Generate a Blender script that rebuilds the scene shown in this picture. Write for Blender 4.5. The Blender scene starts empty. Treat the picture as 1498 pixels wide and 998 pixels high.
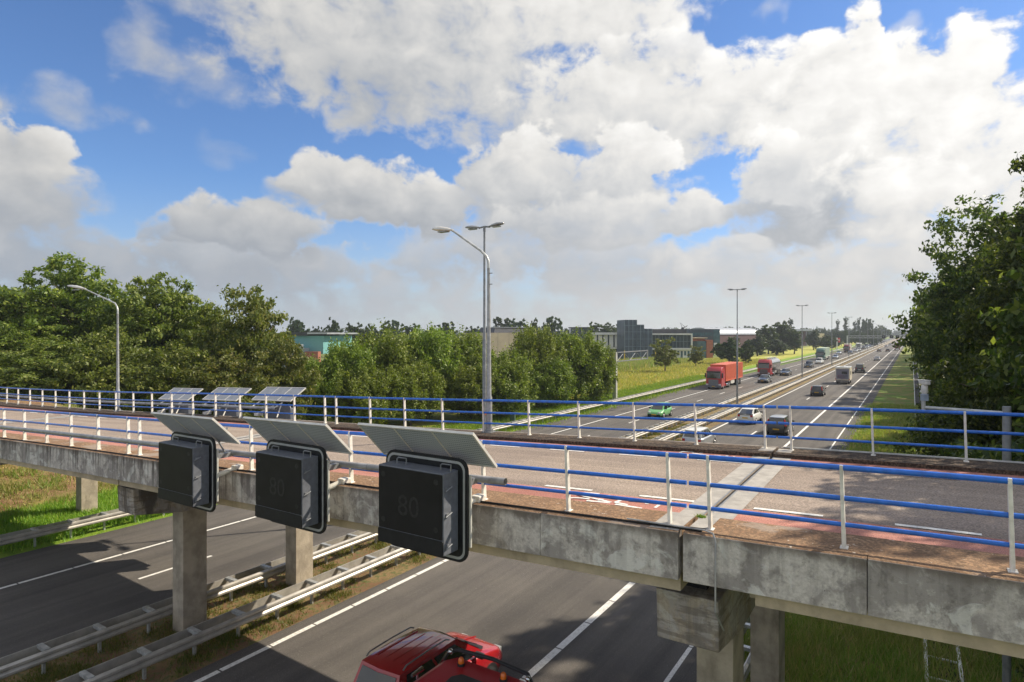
import bpy, math, random
import numpy as np
from math import sin, cos, pi, radians as RAD, atan2, sqrt
from mathutils import Vector, Matrix
random.seed(7)
SC = bpy.context.scene
COL = SC.collection
# ------------------------------------------------------------------ viewpoint geometry
HC = 9.0                                  # eye height above the motorway
FPX, CXP, CYP = 905.0, 749.0, 487.0       # focal length and horizon of the photograph
YAW = math.atan((1334 - 749) / FPX)
SY, CY_ = sin(YAW), cos(YAW)
def at(u, v, F):
    """world point seen at photo position (u, v) and depth F"""
    r = (u - CXP) / FPX * F
    return Vector((-SY * F + CY_ * r, CY_ * F + SY * r, HC - (v - CYP) / FPX * F))
def ground(u, v, z=0.0):
    return at(u, v, (HC - z) * FPX / (v - CYP))
def hgt(v, F):
    return HC + (CYP - v) / FPX * F

# ------------------------------------------------------------------ tagging
def tag(o, label=None, cat=None, group=None, kind=None):
    if label: o['label'] = label
    if cat: o['category'] = cat
    if group: o['group'] = group
    if kind: o['kind'] = kind
    return o
def empty(name, loc, rz=0.0, label=None, cat=None, group=None):
    o = bpy.data.objects.new(name, None)
    o.empty_display_size = 0.3
    COL.objects.link(o)
    o.location = loc
    o.rotation_euler = (0, 0, rz)
    return tag(o, label, cat, group)
def copy_tree(o, parent=None):
    c = o.copy()
    COL.objects.link(c)
    c.parent = parent
    for ch in list(o.children):
        copy_tree(ch, c)
    return c

# ------------------------------------------------------------------ mesh builder
class MB:
    def __init__(s):
        s.v = []; s.f = []; s.m = []; s.mi = 0
    def add(s, vs, fs):
        b = len(s.v)
        s.v += [tuple(p) for p in vs]
        for f in fs:
            s.f.append(tuple(b + i for i in f)); s.m.append(s.mi)
        return s
    def box(s, x0, x1, y0, y1, z0, z1, M=None):
        vs = [(x0,y0,z0),(x1,y0,z0),(x1,y1,z0),(x0,y1,z0),(x0,y0,z1),(x1,y0,z1),(x1,y1,z1),(x0,y1,z1)]
        if M is not None: vs = [M @ Vector(p) for p in vs]
        return s.add(vs, [(0,3,2,1),(4,5,6,7),(0,1,5,4),(1,2,6,5),(2,3,7,6),(3,0,4,7)])
    def hexa(s, p):     # 8 points: bottom ring then top ring
        return s.add(p, [(0,3,2,1),(4,5,6,7),(0,1,5,4),(1,2,6,5),(2,3,7,6),(3,0,4,7)])
    def quad(s, a, b, c, d):
        return s.add([a, b, c, d], [(0,1,2,3)])
    def tube(s, pts, rs, n=10, cap=True):
        pts = [Vector(p) for p in pts]
        if not hasattr(rs, '__len__'): rs = [rs] * len(pts)
        rings = []
        up = None
        for i, p in enumerate(pts):
            if i == 0: d = pts[1] - p
            elif i == len(pts) - 1: d = p - pts[i-1]
            else: d = (pts[i+1] - p).normalized() + (p - pts[i-1]).normalized()
            d.normalize()
            if up is None:
                a = Vector((0,0,1)) if abs(d.z) < .9 else Vector((1,0,0))
            else: a = up
            x = d.cross(a)
            if x.length < 1e-5: x = d.cross(Vector((0.3,1,0.2)))
            x.normalize(); y = x.cross(d).normalized(); up = y
            rings.append([p + (x * cos(2*pi*k/n) + y * sin(2*pi*k/n)) * rs[i] for k in range(n)])
        vs = [q for r in rings for q in r]
        fs = []
        for i in range(len(pts) - 1):
            for k in range(n):
                k2 = (k + 1) % n
                fs.append((i*n+k, (i+1)*n+k, (i+1)*n+k2, i*n+k2))
        if cap:
            fs.append(tuple(range(n)))
            fs.append(tuple((len(pts)-1)*n + k for k in reversed(range(n))))
        return s.add(vs, fs)
    def prism(s, poly, axis, a, b):
        """poly of 2D points extruded along axis from a to b"""
        def P(p, t):
            if axis == 0: return (t, p[0], p[1])
            if axis == 1: return (p[0], t, p[1])
            return (p[0], p[1], t)
        n = len(poly)
        vs = [P(p, a) for p in poly] + [P(p, b) for p in poly]
        fs = [tuple(reversed(range(n))), tuple(range(n, 2*n))]
        for i in range(n):
            j = (i + 1) % n
            fs.append((i, j, n + j, n + i))
        return s.add(vs, fs)
    def loft(s, rings, cap=True):
        n = len(rings[0])
        vs = [q for r in rings for q in r]
        fs = []
        for i in range(len(rings) - 1):
            for k in range(n):
                k2 = (k + 1) % n
                fs.append((i*n+k, i*n+k2, (i+1)*n+k2, (i+1)*n+k))
        if cap:
            fs.append(tuple(reversed(range(n))))
            fs.append(tuple((len(rings)-1)*n + k for k in range(n)))
        return s.add(vs, fs)
    def ball(s, c, rx, ry, rz, n=12, m=8):
        c = Vector(c); rings = []
        for i in range(m + 1):
            t = pi * i / m
            t = min(max(t, .06), pi - .06)
            rings.append([c + Vector((rx*sin(t)*cos(2*pi*k/n), ry*sin(t)*sin(2*pi*k/n), -rz*cos(t))) for k in range(n)])
        return s.loft(rings)
    def build(s, name, mat, parent=None, smooth=False, bevel=0, loc=None):
        me = bpy.data.meshes.new(name)
        me.from_pydata(s.v, [], s.f)
        mats = mat if isinstance(mat, (list, tuple)) else [mat]
        for m in mats: me.materials.append(m)
        if len(mats) > 1:
            me.polygons.foreach_set('material_index', s.m)
        me.validate(); me.update()
        if smooth:
            me.polygons.foreach_set('use_smooth', [True] * len(me.polygons))
            me.set_sharp_from_angle(angle=RAD(38 if smooth is True else smooth))
        o = bpy.data.objects.new(name, me)
        COL.objects.link(o)
        if parent: o.parent = parent
        if loc is not None: o.location = loc
        if bevel:
            b = o.modifiers.new('bevel', 'BEVEL'); b.width = bevel; b.segments = 2; b.limit_method = 'ANGLE'; b.angle_limit = RAD(40)
        return o

# ------------------------------------------------------------------ materials
class NT:
    """tiny node-graph helper"""
    def __init__(s, nt):
        s.nt = nt; s.n = nt.nodes; s.l = nt.links
    def node(s, t, **kw):
        nd = s.n.new(t)
        for k, v in kw.items(): setattr(nd, k, v)
        return nd
    def put(s, sock, v):
        if v is None: return
        if isinstance(v, bpy.types.NodeSocket): s.l.new(v, sock)
        else: sock.default_value = v
    def math(s, op, a, b=None, c=None, clamp=False):
        nd = s.node('ShaderNodeMath', operation=op, use_clamp=clamp)
        s.put(nd.inputs[0], a); s.put(nd.inputs[1], b)
        if c is not None: s.put(nd.inputs[2], c)
        return nd.outputs[0]
    def vm(s, op, a, b=None, out=0):
        nd = s.node('ShaderNodeVectorMath', operation=op)
        s.put(nd.inputs[0], a); s.put(nd.inputs[1], b)
        return nd.outputs[out]
    def noise(s, vec, scale, detail=4, rough=.55, dist=0.0, lac=2.0):
        nd = s.node('ShaderNodeTexNoise')
        if vec is not None: s.l.new(vec, nd.inputs['Vector'])
        nd.inputs['Scale'].default_value = scale; nd.inputs['Detail'].default_value = detail
        nd.inputs['Roughness'].default_value = rough; nd.inputs['Distortion'].default_value = dist
        return nd.outputs['Fac']
    def smooth(s, x, a, b):
        nd = s.node('ShaderNodeMapRange', interpolation_type='SMOOTHSTEP')
        s.put(nd.inputs['Value'], x); s.put(nd.inputs['From Min'], a); s.put(nd.inputs['From Max'], b)
        return nd.outputs['Result']
    def lin(s, x, a, b, c=0., d=1.):
        nd = s.node('ShaderNodeMapRange')
        s.put(nd.inputs['Value'], x); s.put(nd.inputs['From Min'], a); s.put(nd.inputs['From Max'], b)
        s.put(nd.inputs['To Min'], c); s.put(nd.inputs['To Max'], d)
        return nd.outputs['Result']
    def mix(s, f, a, b):
        nd = s.node('ShaderNodeMix', data_type='RGBA')
        s.put(nd.inputs[0], f); s.put(nd.inputs[6], C4(a)); s.put(nd.inputs[7], C4(b))
        return nd.outputs[2]
    def mul(s, a, b, f=1.0):
        nd = s.node('ShaderNodeMix', data_type='RGBA', blend_type='MULTIPLY')
        s.put(nd.inputs[0], f); s.put(nd.inputs[6], C4(a)); s.put(nd.inputs[7], C4(b))
        return nd.outputs[2]
    def mapping(s, vec, scale=(1,1,1), loc=(0,0,0), rot=(0,0,0)):
        nd = s.node('ShaderNodeMapping')
        s.l.new(vec, nd.inputs[0]); nd.inputs['Scale'].default_value = scale
        nd.inputs['Location'].default_value = loc; nd.inputs['Rotation'].default_value = rot
        return nd.outputs[0]
    def xyz(s, vec):
        nd = s.node('ShaderNodeSeparateXYZ'); s.l.new(vec, nd.inputs[0]); return nd.outputs
    def bump(s, h, strength=.3, dist=.02, normal=None):
        nd = s.node('ShaderNodeBump'); s.put(nd.inputs['Height'], h)
        nd.inputs['Strength'].default_value = strength; nd.inputs['Distance'].default_value = dist
        if normal is not None: s.l.new(normal, nd.inputs['Normal'])
        return nd.outputs[0]
def C4(c):
    if isinstance(c, (tuple, list)) and len(c) == 3: return (*c, 1.0)
    return c
def new_mat(name):
    m = bpy.data.materials.new(name); m.use_nodes = True
    m.node_tree.nodes.clear()
    g = NT(m.node_tree)
    out = g.node('ShaderNodeOutputMaterial')
    p = g.node('ShaderNodeBsdfPrincipled')
    g.l.new(p.outputs[0], out.inputs[0])
    pos = g.node('ShaderNodeNewGeometry').outputs['Position']
    obj = g.node('ShaderNodeTexCoord').outputs['Object']
    return m, g, p, pos, obj, out
def simple(name, col, rough=.6, metal=0., var=.12, vscale=6., bump=0., coat=0., spec=.5, bscale=None, dirt=0.):
    m, g, p, pos, obj, out = new_mat(name)
    c = C4(col)
    if var:
        n = g.noise(pos, vscale, 5, .6)
        lo = tuple(x * (1 - var) for x in col); hi = tuple(min(1, x * (1 + var)) for x in col)
        c = g.mix(g.smooth(n, .3, .7), lo, hi)
    if dirt:
        n2 = g.noise(g.mapping(pos, (1, 1, .35)), 2.3, 6, .65)
        c = g.mix(g.math('MULTIPLY', g.smooth(n2, .5, .75), dirt), c, (.10, .085, .06))
    g.put(p.inputs['Base Color'], c)
    p.inputs['Roughness'].default_value = rough; p.inputs['Metallic'].default_value = metal
    p.inputs['Specular IOR Level'].default_value = spec
    if coat: p.inputs['Coat Weight'].default_value = coat; p.inputs['Coat Roughness'].default_value = .05
    if bump:
        g.l.new(g.bump(g.noise(pos, bscale or vscale * 6, 4, .6), bump, .02), p.inputs['Normal'])
    return m
MATS = {}
def paint(name, col, metal=.0, coat=.8, rough=.35):
    if name not in MATS:
        MATS[name] = simple(name, col, rough, metal, var=.04, vscale=3, coat=coat)
    return MATS[name]
# ------------------------------------------------------------------ camera
cam = bpy.data.cameras.new('camera'); co = bpy.data.objects.new('camera', cam); COL.objects.link(co)
cam.sensor_width = 36; cam.lens = 36 * FPX / 1498; cam.clip_start = .1; cam.clip_end = 12000
cam.shift_y = -(499 - CYP) / 1498
co.location = (0, 0, HC); co.rotation_euler = (pi/2, 0, YAW)
SC.camera = co
SC.render.resolution_x = 1024; SC.render.resolution_y = 682
SC.view_settings.view_transform = 'Standard'; SC.view_settings.look = 'None'
SC.view_settings.exposure = 0.36; SC.view_settings.gamma = 1.0
SC.cycles.max_bounces = 6; SC.cycles.transparent_max_bounces = 8; SC.cycles.volume_bounces = 0; SC.cycles.adaptive_threshold = .02
SC.cycles.diffuse_bounces = 3; SC.cycles.glossy_bounces = 3; SC.cycles.transmission_bounces = 4

# ------------------------------------------------------------------ sun and sky
SUN = Vector((.72, .87, 1.0)).normalized()
SUN_EL = math.asin(SUN.z); SUN_AZ = atan2(SUN.x, SUN.y)      # azimuth clockwise from +Y
sl = bpy.data.lights.new('sun', 'SUN'); sl.energy = 5.0; sl.angle = RAD(.55); sl.color = (1.0, .885, .71)
so = bpy.data.objects.new('sun', sl); COL.objects.link(so)
so.rotation_euler = SUN.to_track_quat('Z', 'Y').to_euler(); so.location = (40, 50, 60)

W = bpy.data.worlds.new('World'); SC.world = W; W.use_nodes = True
W.node_tree.nodes.clear()
g = NT(W.node_tree)
wout = g.node('ShaderNodeOutputWorld'); bg = g.node('ShaderNodeBackground')
g.l.new(bg.outputs[0], wout.inputs[0]); bg.inputs[1].default_value = .088
sky = g.node('ShaderNodeTexSky', sky_type='NISHITA', sun_disc=False)
sky.sun_elevation = SUN_EL; sky.sun_rotation = SUN_AZ
sky.air_density = 1.0; sky.dust_density = .25; sky.ozone_density = 2.2; sky.altitude = 0
# cloud density as a function of azimuth and elevation
def azel(u, v):
    a = math.atan((u - CXP) / FPX)
    return a, math.atan((CYP - v) / FPX * cos(a))
# photo u, v, half width, half height, edge softness, lit top, shaded base, opacity: one entry per bank or puff of cloud
CLOUDS = [
 (300, 445, 800, 85, 1.5, .72, .68, .85), (1050, 440, 700, 105, 1.5, .84, .78, .9), (30, 350, 170, 60, 1.4, .80, .68, .8),
 (90, 385, 190, 48, .9, .82, .68, .85), (215, 405, 120, 36, .9, .80, .69, .7), (330, 378, 125, 42, .6, .93, .70, .95), (430, 400, 120, 44, .9, .82, .68, .75), (560, 425, 50, 20, .7, .86, .76, .6),
 (640, 378, 90, 48, .9, .86, .71, .75), (745, 365, 110, 48, .8, .88, .72, .8), (880, 385, 170, 50, .8, .88, .74, .85), (1080, 385, 150, 44, .8, .92, .78, .85), (1260, 395, 190, 60, .9, .92, .80, .9),
 (255, 338, 46, 24, .6, .88, .72, .8), (305, 320, 66, 34, .5, .96, .72, 1), (395, 333, 108, 44, .6, .94, .70, 1),
 (440, 285, 66, 26, 1., .86, .78, .7), (472, 262, 72, 34, .5, .97, .80, 1), (548, 280, 88, 46, .5, .98, .74, 1), (628, 308, 68, 36, .5, .95, .72, 1),
 (-50, 250, 130, 110, .6, 1.0, .76, 1), (22, 232, 80, 54, .45, 1.0, .80, 1), (48, 290, 104, 56, .9, .92, .72, .95), (118, 298, 56, 28, 1.4, .84, .74, .45),
 (212, 66, 60, 50, 1.5, .84, .78, .60), (290, 105, 85, 44, 1.6, .80, .74, .50), (105, 152, 100, 32, 1.4, .86, .78, .60), (330, 218, 40, 22, 1.6, .74, .72, .22), (300, 2, 110, 20, 1.3, .86, .80, .55), (1122, 20, 30, 20, 1.4, .92, .86, .5), (1335, 35, 30, 14, 1.4, .92, .9, .5), (0, 148, 24, 18, 1.2, .85, .8, .6),
 (600, 55, 280, 120, .9, .93, .80, 1), (460, 60, 90, 80, .9, .94, .84, .95), (860, 10, 170, 66, .8, 1.0, .90, 1), (560, 125, 90, 60, 1., .88, .77, .9), (700, 120, 120, 76, 1.2, .92, .82, .9), (850, 120, 50, 30, 1.4, .86, .8, .35),
 (950, 185, 330, 50, 1.3, .88, .80, .9), (760, 180, 90, 46, 1.2, .90, .80, .85),
 (895, 145, 140, 66, .6, 1.0, .86, 1), (915, 72, 46, 24, .6, 1.0, .9, .95), (985, 78, 60, 32, .6, 1.0, .9, .95), (1090, 150, 180, 68, .55, 1.0, .86, 1), (1200, 92, 50, 40, .5, 1.02, .94, 1), (1262, 62, 36, 52, .4, 1.04, .96, 1),
 (1310, 105, 60, 50, .5, 1.03, .95, 1), (1405, 115, 110, 78, .5, 1.04, .94, 1), (1260, 165, 210, 90, .7, 1.02, .90, 1), (1370, 235, 220, 100, .9, 1.0, .90, 1), (1500, 280, 150, 190, .9, 1.02, .92, 1),
 (730, 305, 80, 40, .9, .88, .76, .9), (765, 252, 92, 60, .45, .99, .78, 1), (870, 285, 130, 50, .8, .92, .80, 1), (925, 238, 66, 54, .4, 1.01, .84, 1), (860, 325, 150, 38, .6, .93, .76, .95), (1015, 312, 78, 30, .5, .97, .79, 1),
 (1190, 305, 140, 62, .9, .84, .68, 1), (1140, 245, 72, 46, .45, 1.01, .82, 1), (1215, 250, 90, 56, .7, .98, .80, 1), (1305, 290, 110, 62, .7, 1.02, .84, 1), (1380, 350, 170, 50, .9, .95, .84, .9), (1090, 360, 40, 16, .8, .92, .82, .7)]
d = g.node('ShaderNodeTexCoord').outputs['Generated']
dn = g.vm('NORMALIZE', d)
xx = g.vm('DOT_PRODUCT', dn, (CY_, SY, 0), out=1); yy = g.vm('DOT_PRODUCT', dn, (-SY, CY_, 0), out=1)
A = g.math('ARCTAN2', xx, yy); E = g.math('ARCSINE', g.xyz(dn)[2])
cmb = g.node('ShaderNodeCombineXYZ'); g.l.new(A, cmb.inputs[0]); g.l.new(E, cmb.inputs[1])
ae = cmb.outputs[0]
def nz(vec, scale, detail, rough, dist=0.):
    nd = g.node('ShaderNodeTexNoise', noise_dimensions='2D'); g.l.new(vec, nd.inputs['Vector'])
    nd.inputs['Scale'].default_value = scale; nd.inputs['Detail'].default_value = detail; nd.inputs['Roughness'].default_value = rough; nd.inputs['Distortion'].default_value = dist
    return nd
wv = g.vm('SUBTRACT', nz(ae, 14, 2, .5).outputs['Color'], (.5, .5, .5))
wa = g.node('ShaderNodeVectorMath', operation='MULTIPLY_ADD'); g.l.new(wv, wa.inputs[0]); wa.inputs[1].default_value = (.075, .05, 0); g.l.new(ae, wa.inputs[2])
P0 = wa.outputs[0]
N = nz(g.mapping(ae, (1, 1.35, 1)), 17, 8, .56, .15).outputs['Fac']
NS = g.math('MULTIPLY', g.math('SUBTRACT', N, .5), 2.0)          # edge displacement
B_ = None; T_ = None
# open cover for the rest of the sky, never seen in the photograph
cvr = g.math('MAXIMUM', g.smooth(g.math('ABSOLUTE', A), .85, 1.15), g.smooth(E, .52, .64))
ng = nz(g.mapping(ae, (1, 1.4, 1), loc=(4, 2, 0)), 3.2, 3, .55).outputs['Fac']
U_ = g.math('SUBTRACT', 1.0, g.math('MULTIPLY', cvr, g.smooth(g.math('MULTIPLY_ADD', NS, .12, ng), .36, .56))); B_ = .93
for (u, v, ru, rv, soft, top, base, op) in CLOUDS:
    a0, e0 = azel(u, v)
    sx, sy = 1 / (ru * cos(a0) ** 2 / FPX * 1.12), 1 / (rv * cos(a0) / FPX * 1.12)
    n1 = g.node('ShaderNodeVectorMath', operation='MULTIPLY_ADD')
    g.l.new(P0, n1.inputs[0]); n1.inputs[1].default_value = (sx, sy, 0); n1.inputs[2].default_value = (-a0 * sx, -e0 * sy, 0)
    q_ = n1.outputs[0]
    r2 = g.vm('DOT_PRODUCT', q_, q_, out=1)
    s_ = g.math('SUBTRACT', NS, r2)
    a_ = g.node('ShaderNodeMapRange', interpolation_type='SMOOTHSTEP'); g.l.new(s_, a_.inputs['Value'])
    a_.inputs['From Min'].default_value = -1.0; a_.inputs['From Max'].default_value = -1.0 + soft * .95; a_.inputs['To Min'].default_value = 1.0; a_.inputs['To Max'].default_value = 1.0 - op
    h_ = g.vm('DOT_PRODUCT', q_, (.30, .85, 0), out=1)
    b_ = g.node('ShaderNodeMapRange'); g.l.new(h_, b_.inputs['Value'])
    b_.inputs['From Min'].default_value = -1.0; b_.inputs['From Max'].default_value = .75; b_.inputs['To Min'].default_value = base; b_.inputs['To Max'].default_value = top
    ia = a_.outputs[0]
    B_ = g.math('MULTIPLY_ADD', g.math('SUBTRACT', B_, b_.outputs[0]), ia, b_.outputs[0])
    U_ = g.math('MULTIPLY', U_, ia)
T_ = g.math('SUBTRACT', 1.0, U_)
B_ = g.math('MULTIPLY_ADD', g.math('SUBTRACT', N, .5), .22, B_)
near = g.math('MAXIMUM', g.smooth(A, -.6, .6), g.smooth(g.math('ABSOLUTE', A), 1.0, 1.5))  # brighter sunward; clouds out of view also raised, added fill for shaded bridge face
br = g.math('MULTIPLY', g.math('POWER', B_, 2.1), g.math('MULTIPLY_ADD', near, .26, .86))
ccol = g.mix(g.lin(B_, .68, .95), (.80, .88, 1.0), (1.0, .985, .955))
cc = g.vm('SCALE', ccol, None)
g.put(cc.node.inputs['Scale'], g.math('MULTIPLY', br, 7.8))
skyc = g.mul(sky.outputs[0], (.72, .90, 1.16))
skyc = g.vm('SCALE', skyc, None); skyc.node.inputs['Scale'].default_value = 1.12
hz = g.smooth(E, .24, -.02)
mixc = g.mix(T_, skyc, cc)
hcol = g.mix(g.smooth(A, -.7, .6), (4.0, 4.5, 5.3), (6.2, 5.95, 5.6))
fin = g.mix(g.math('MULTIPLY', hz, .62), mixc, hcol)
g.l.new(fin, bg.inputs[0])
W.cycles.sampling_method = 'MANUAL'; W.cycles.sample_map_resolution = 256
# ------------------------------------------------------------------ surface materials
def mat_asphalt(name, lo, hi, grit=90., streak=(1.3, .02, 1), crack=0.):
    m, g, p, pos, obj, out = new_mat(name)
    n1 = g.noise(g.mapping(pos, streak), .9, 6, .62)
    n2 = g.noise(pos, grit, 2, .7)
    n3 = g.noise(pos, .35, 4, .6)
    c = g.mix(g.smooth(n1, .36, .64), lo, hi)
    c = g.mul(c, g.mix(g.smooth(n2, .3, .7), (.62, .62, .62), (1.38, 1.38, 1.38)))
    c = g.mul(c, g.mix(g.smooth(n3, .3, .7), (.88, .88, .9), (1.1, 1.1, 1.08)))
    n4 = g.noise(pos, 38, 1, .5)
    c = g.mix(g.math('MULTIPLY', g.smooth(n4, .70, .76), .5), c, (.5, .5, .47))
    if crack:
        v = g.node('ShaderNodeTexVoronoi', feature='DISTANCE_TO_EDGE'); g.l.new(pos, v.inputs['Vector']); v.inputs['Scale'].default_value = .8
        c = g.mix(g.math('MULTIPLY', g.smooth(v.outputs['Distance'], .02, .0), crack), c, (.02, .02, .02))
    g.l.new(c, p.inputs['Base Color']); p.inputs['Roughness'].default_value = .85
    p.inputs['Specular IOR Level'].default_value = .35
    g.l.new(g.bump(n2, .7, .012), p.inputs['Normal'])
    return m
M_ASPH = mat_asphalt('motorway asphalt', (.080, .074, .068), (.122, .111, .101))
M_ASPH_DARK = mat_asphalt('dark shoulder asphalt', (.074, .069, .064), (.096, .089, .083))
M_DECK = mat_asphalt('deck asphalt', (.25, .20, .162), (.325, .262, .215), grit=34, streak=(.05, 2.2, 1))
M_RED = mat_asphalt('red cycle lane', (.37, .16, .125), (.47, .225, .18), grit=70, streak=(.2, 2., 1))
def mat_marking():
    m, g, p, pos, obj, out = new_mat('white road paint')
    n = g.noise(pos, 14, 6, .7); n2 = g.noise(pos, 90, 2, .6)
    c = g.mix(g.smooth(n, .25, .6), (.50, .48, .44), (.80, .79, .75))
    c = g.mix(g.math('MULTIPLY', g.smooth(n2, .62, .7), .5), c, (.2, .19, .18))
    g.l.new(c, p.inputs['Base Color']); p.inputs['Roughness'].default_value = .7
    return m
M_MARK = mat_marking()
def mat_concrete_weathered(name='weathered concrete', ledge=True):
    """fascia panels: pale concrete under dark algae, run-off streaks and lost skin"""
    m, g, p, pos, obj, out = new_mat(name)
    big = g.noise(pos, .9, 6, .62)
    mid = g.noise(g.mapping(pos, (1, 1, .8), loc=(5, 2, 1)), 2.3, 7, .66, .4)
    fine = g.noise(pos, 26, 4, .65)
    strk = g.noise(g.mapping(pos, (6.5, 1, .28)), 1.3, 6, .65)
    x = g.xyz(pos)
    left = g.smooth(x[0], -8.0, -15.0)                  # older, streaked spans in the west
    c = g.mix(g.smooth(fine, .3, .7), (.50, .46, .425), (.65, .605, .56))
    c = g.mix(g.smooth(mid, .44, .56), c, (.34, .31, .29))
    patch = g.smooth(g.noise(g.mapping(pos, (1, 1, 1), loc=(9, 4, 3)), 1.9, 8, .6, .8), .53, .60)
    c = g.mix(g.math('MULTIPLY', patch, .85 if ledge else .25), c, (.68, .66, .62))
    dark = g.smooth(g.noise(g.mapping(pos, (1, 1, 1), loc=(2, 7, 5)), 1.6, 8, .68, .5), .58, .72)
    c = g.mix(g.math('MULTIPLY', dark, .7), c, (.10, .09, .08))
    st = g.math('MULTIPLY', g.smooth(strk, .47, .6), g.math('MULTIPLY_ADD', left, .50, .24))
    ol = g.xyz(obj)
    st = g.math('MULTIPLY', st, g.lin(ol[2], -.65, -.05, .35, 1.25))
    c = g.mix(st, c, (.085, .075, .068))
    c = g.mix(g.math('MULTIPLY', g.smooth(big, .6, .7), .4), c, (.20, .16, .10))
    # dirt washed from the ledge
    top = g.math('MULTIPLY', g.smooth(g.math('ADD', ol[2], g.math('MULTIPLY', mid, .16)), -.07, .09), .7)
    c = g.mix(top if ledge else g.math('MULTIPLY', g.smooth(g.noise(g.mapping(pos, (.6, .6, 4)), 2., 5, .6), .5, .6), .5), c, (.10, .075, .055))
    p.inputs['Roughness'].default_value = .9
    grime = g.smooth(g.noise(pos, 7, 9, .75), .50, .66)
    c = g.mix(g.math('MULTIPLY', grime, .45), c, (.12, .105, .095))
    pit = g.smooth(g.noise(pos, 42, 2, .5), .72, .78)
    c = g.mix(g.math('MULTIPLY', pit, .8), c, (.03, .03, .03))
    g.l.new(c, p.inputs['Base Color'])
    h = g.math('ADD', g.math('MULTIPLY', fine, .4), g.math('ADD', mid, g.math('MULTIPLY', patch, .35)))
    g.l.new(g.bump(h, .55, .025), p.inputs['Normal'])
    return m
M_FASCIA = mat_concrete_weathered()
M_BEAM = mat_concrete_weathered('weathered pier beam concrete', False)
for n_ in M_BEAM.node_tree.nodes:
    if n_.type == 'MIX' and tuple(round(x, 2) for x in n_.inputs[6].default_value[:3]) == (.43, .41, .39) or n_.type == 'MIX' and abs(n_.inputs[6].default_value[0] - .50) < .001 and abs(n_.inputs[6].default_value[1] - .46) < .001:
        n_.inputs[6].default_value = (.33, .28, .225, 1); n_.inputs[7].default_value = (.42, .36, .29, 1)
M_CONC = simple('bare concrete', (.40, .345, .27), .9, var=.22, vscale=2.2, bump=.35, dirt=.45)
M_CONC_TAN = simple('tan edge beam concrete', (.46, .38, .27), .9, var=.2, vscale=1.6, bump=.2, dirt=.3)
M_CONC_SLAB = simple('joint slab concrete', (.36, .34, .31), .85, var=.16, vscale=5, bump=.3, dirt=.15)
M_DARK = simple('black rubber', (.015, .015, .016), .8, var=.1)
def mat_ledge():
    m, g, p, pos, obj, out = new_mat('mossy dirt ledge')
    n1 = g.noise(pos, 3, 7, .7); n2 = g.noise(pos, 22, 4, .7); n3 = g.noise(g.mapping(pos, (.6, 1, 1)), 1.2, 5, .6)
    c = g.mix(g.smooth(n1, .35, .65), (.25, .14, .075), (.40, .25, .14))
    c = g.mix(g.smooth(n2, .42, .62), (.17, .105, .06), c)
    c = g.mix(g.math('MULTIPLY', g.smooth(n3, .56, .62), .7), c, (.33, .27, .22))
    c = g.mix(g.math('MULTIPLY', g.smooth(g.noise(pos, 9, 3, .6), .68, .7), .8), c, (.62, .56, .48))
    g.l.new(c, p.inputs['Base Color']); p.inputs['Roughness'].default_value = .95
    g.l.new(g.bump(g.math('ADD', n2, n1), .45, .03), p.inputs['Normal'])
    return m
M_LEDGE = mat_ledge()
def mat_ledge_far():
    m, g, p, pos, obj, out = new_mat('dark mossy kerb')
    n1 = g.noise(pos, 4, 7, .7); n2 = g.noise(pos, 20, 4, .7)
    c = g.mix(g.smooth(n1, .35, .65), (.085, .055, .038), (.17, .12, .08))
    c = g.mix(g.smooth(n2, .4, .6), (.03, .022, .016), c)
    g.l.new(c, p.inputs['Base Color']); p.inputs['Roughness'].default_value = .95
    g.l.new(g.bump(g.math('ADD', n2, n1), .9, .04), p.inputs['Normal'])
    return m
M_LEDGE_FAR = mat_ledge_far()
M_BLUE = simple('blue rail paint', (.004, .125, .56), .36, var=.2, vscale=9, dirt=.12, coat=.4)
M_WHITE = simple('white post paint', (.74, .71, .64), .5, var=.14, vscale=9, dirt=.3)
M_GALV = simple('galvanised steel', (.50, .51, .50), .45, metal=.55, var=.22, vscale=5)
M_GALV_D = simple('dull galvanised steel', (.26, .27, .28), .5, metal=.5, var=.2, vscale=4)
M_RAIL = simple('weathered zinc guard rail', (.46, .44, .40), .45, metal=.45, var=.2, vscale=2, dirt=.2)
M_PIPE = simple('grey pipe', (.36, .36, .36), .45, metal=.35, var=.22, vscale=4, dirt=.3)
M_BLACKBOX = simple('matt black sheet', (.010, .011, .013), .55, var=.3, vscale=12, spec=.35)
M_GREYBOX = simple('charcoal sheet', (.13, .14, .165), .5, var=.15, vscale=12)
M_ALU = simple('aluminium frame', (.68, .67, .62), .45, metal=.3, var=.1)
def mat_cell():
    m, g, p, pos, obj, out = new_mat('solar cell back')
    w = g.node('ShaderNodeTexVoronoi'); g.l.new(obj, w.inputs['Vector']); w.inputs['Scale'].default_value = 26; w.inputs['Randomness'].default_value = .0
    c = g.mix(g.smooth(w.outputs['Distance'], .34, .5), (.17, .21, .28), (.46, .50, .56))
    g.l.new(c, p.inputs['Base Color']); p.inputs['Roughness'].default_value = .5
    return m
M_CELL = mat_cell()
M_CELLTOP = simple('solar cell face', (.24, .26, .29), .6, var=.1)
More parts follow.
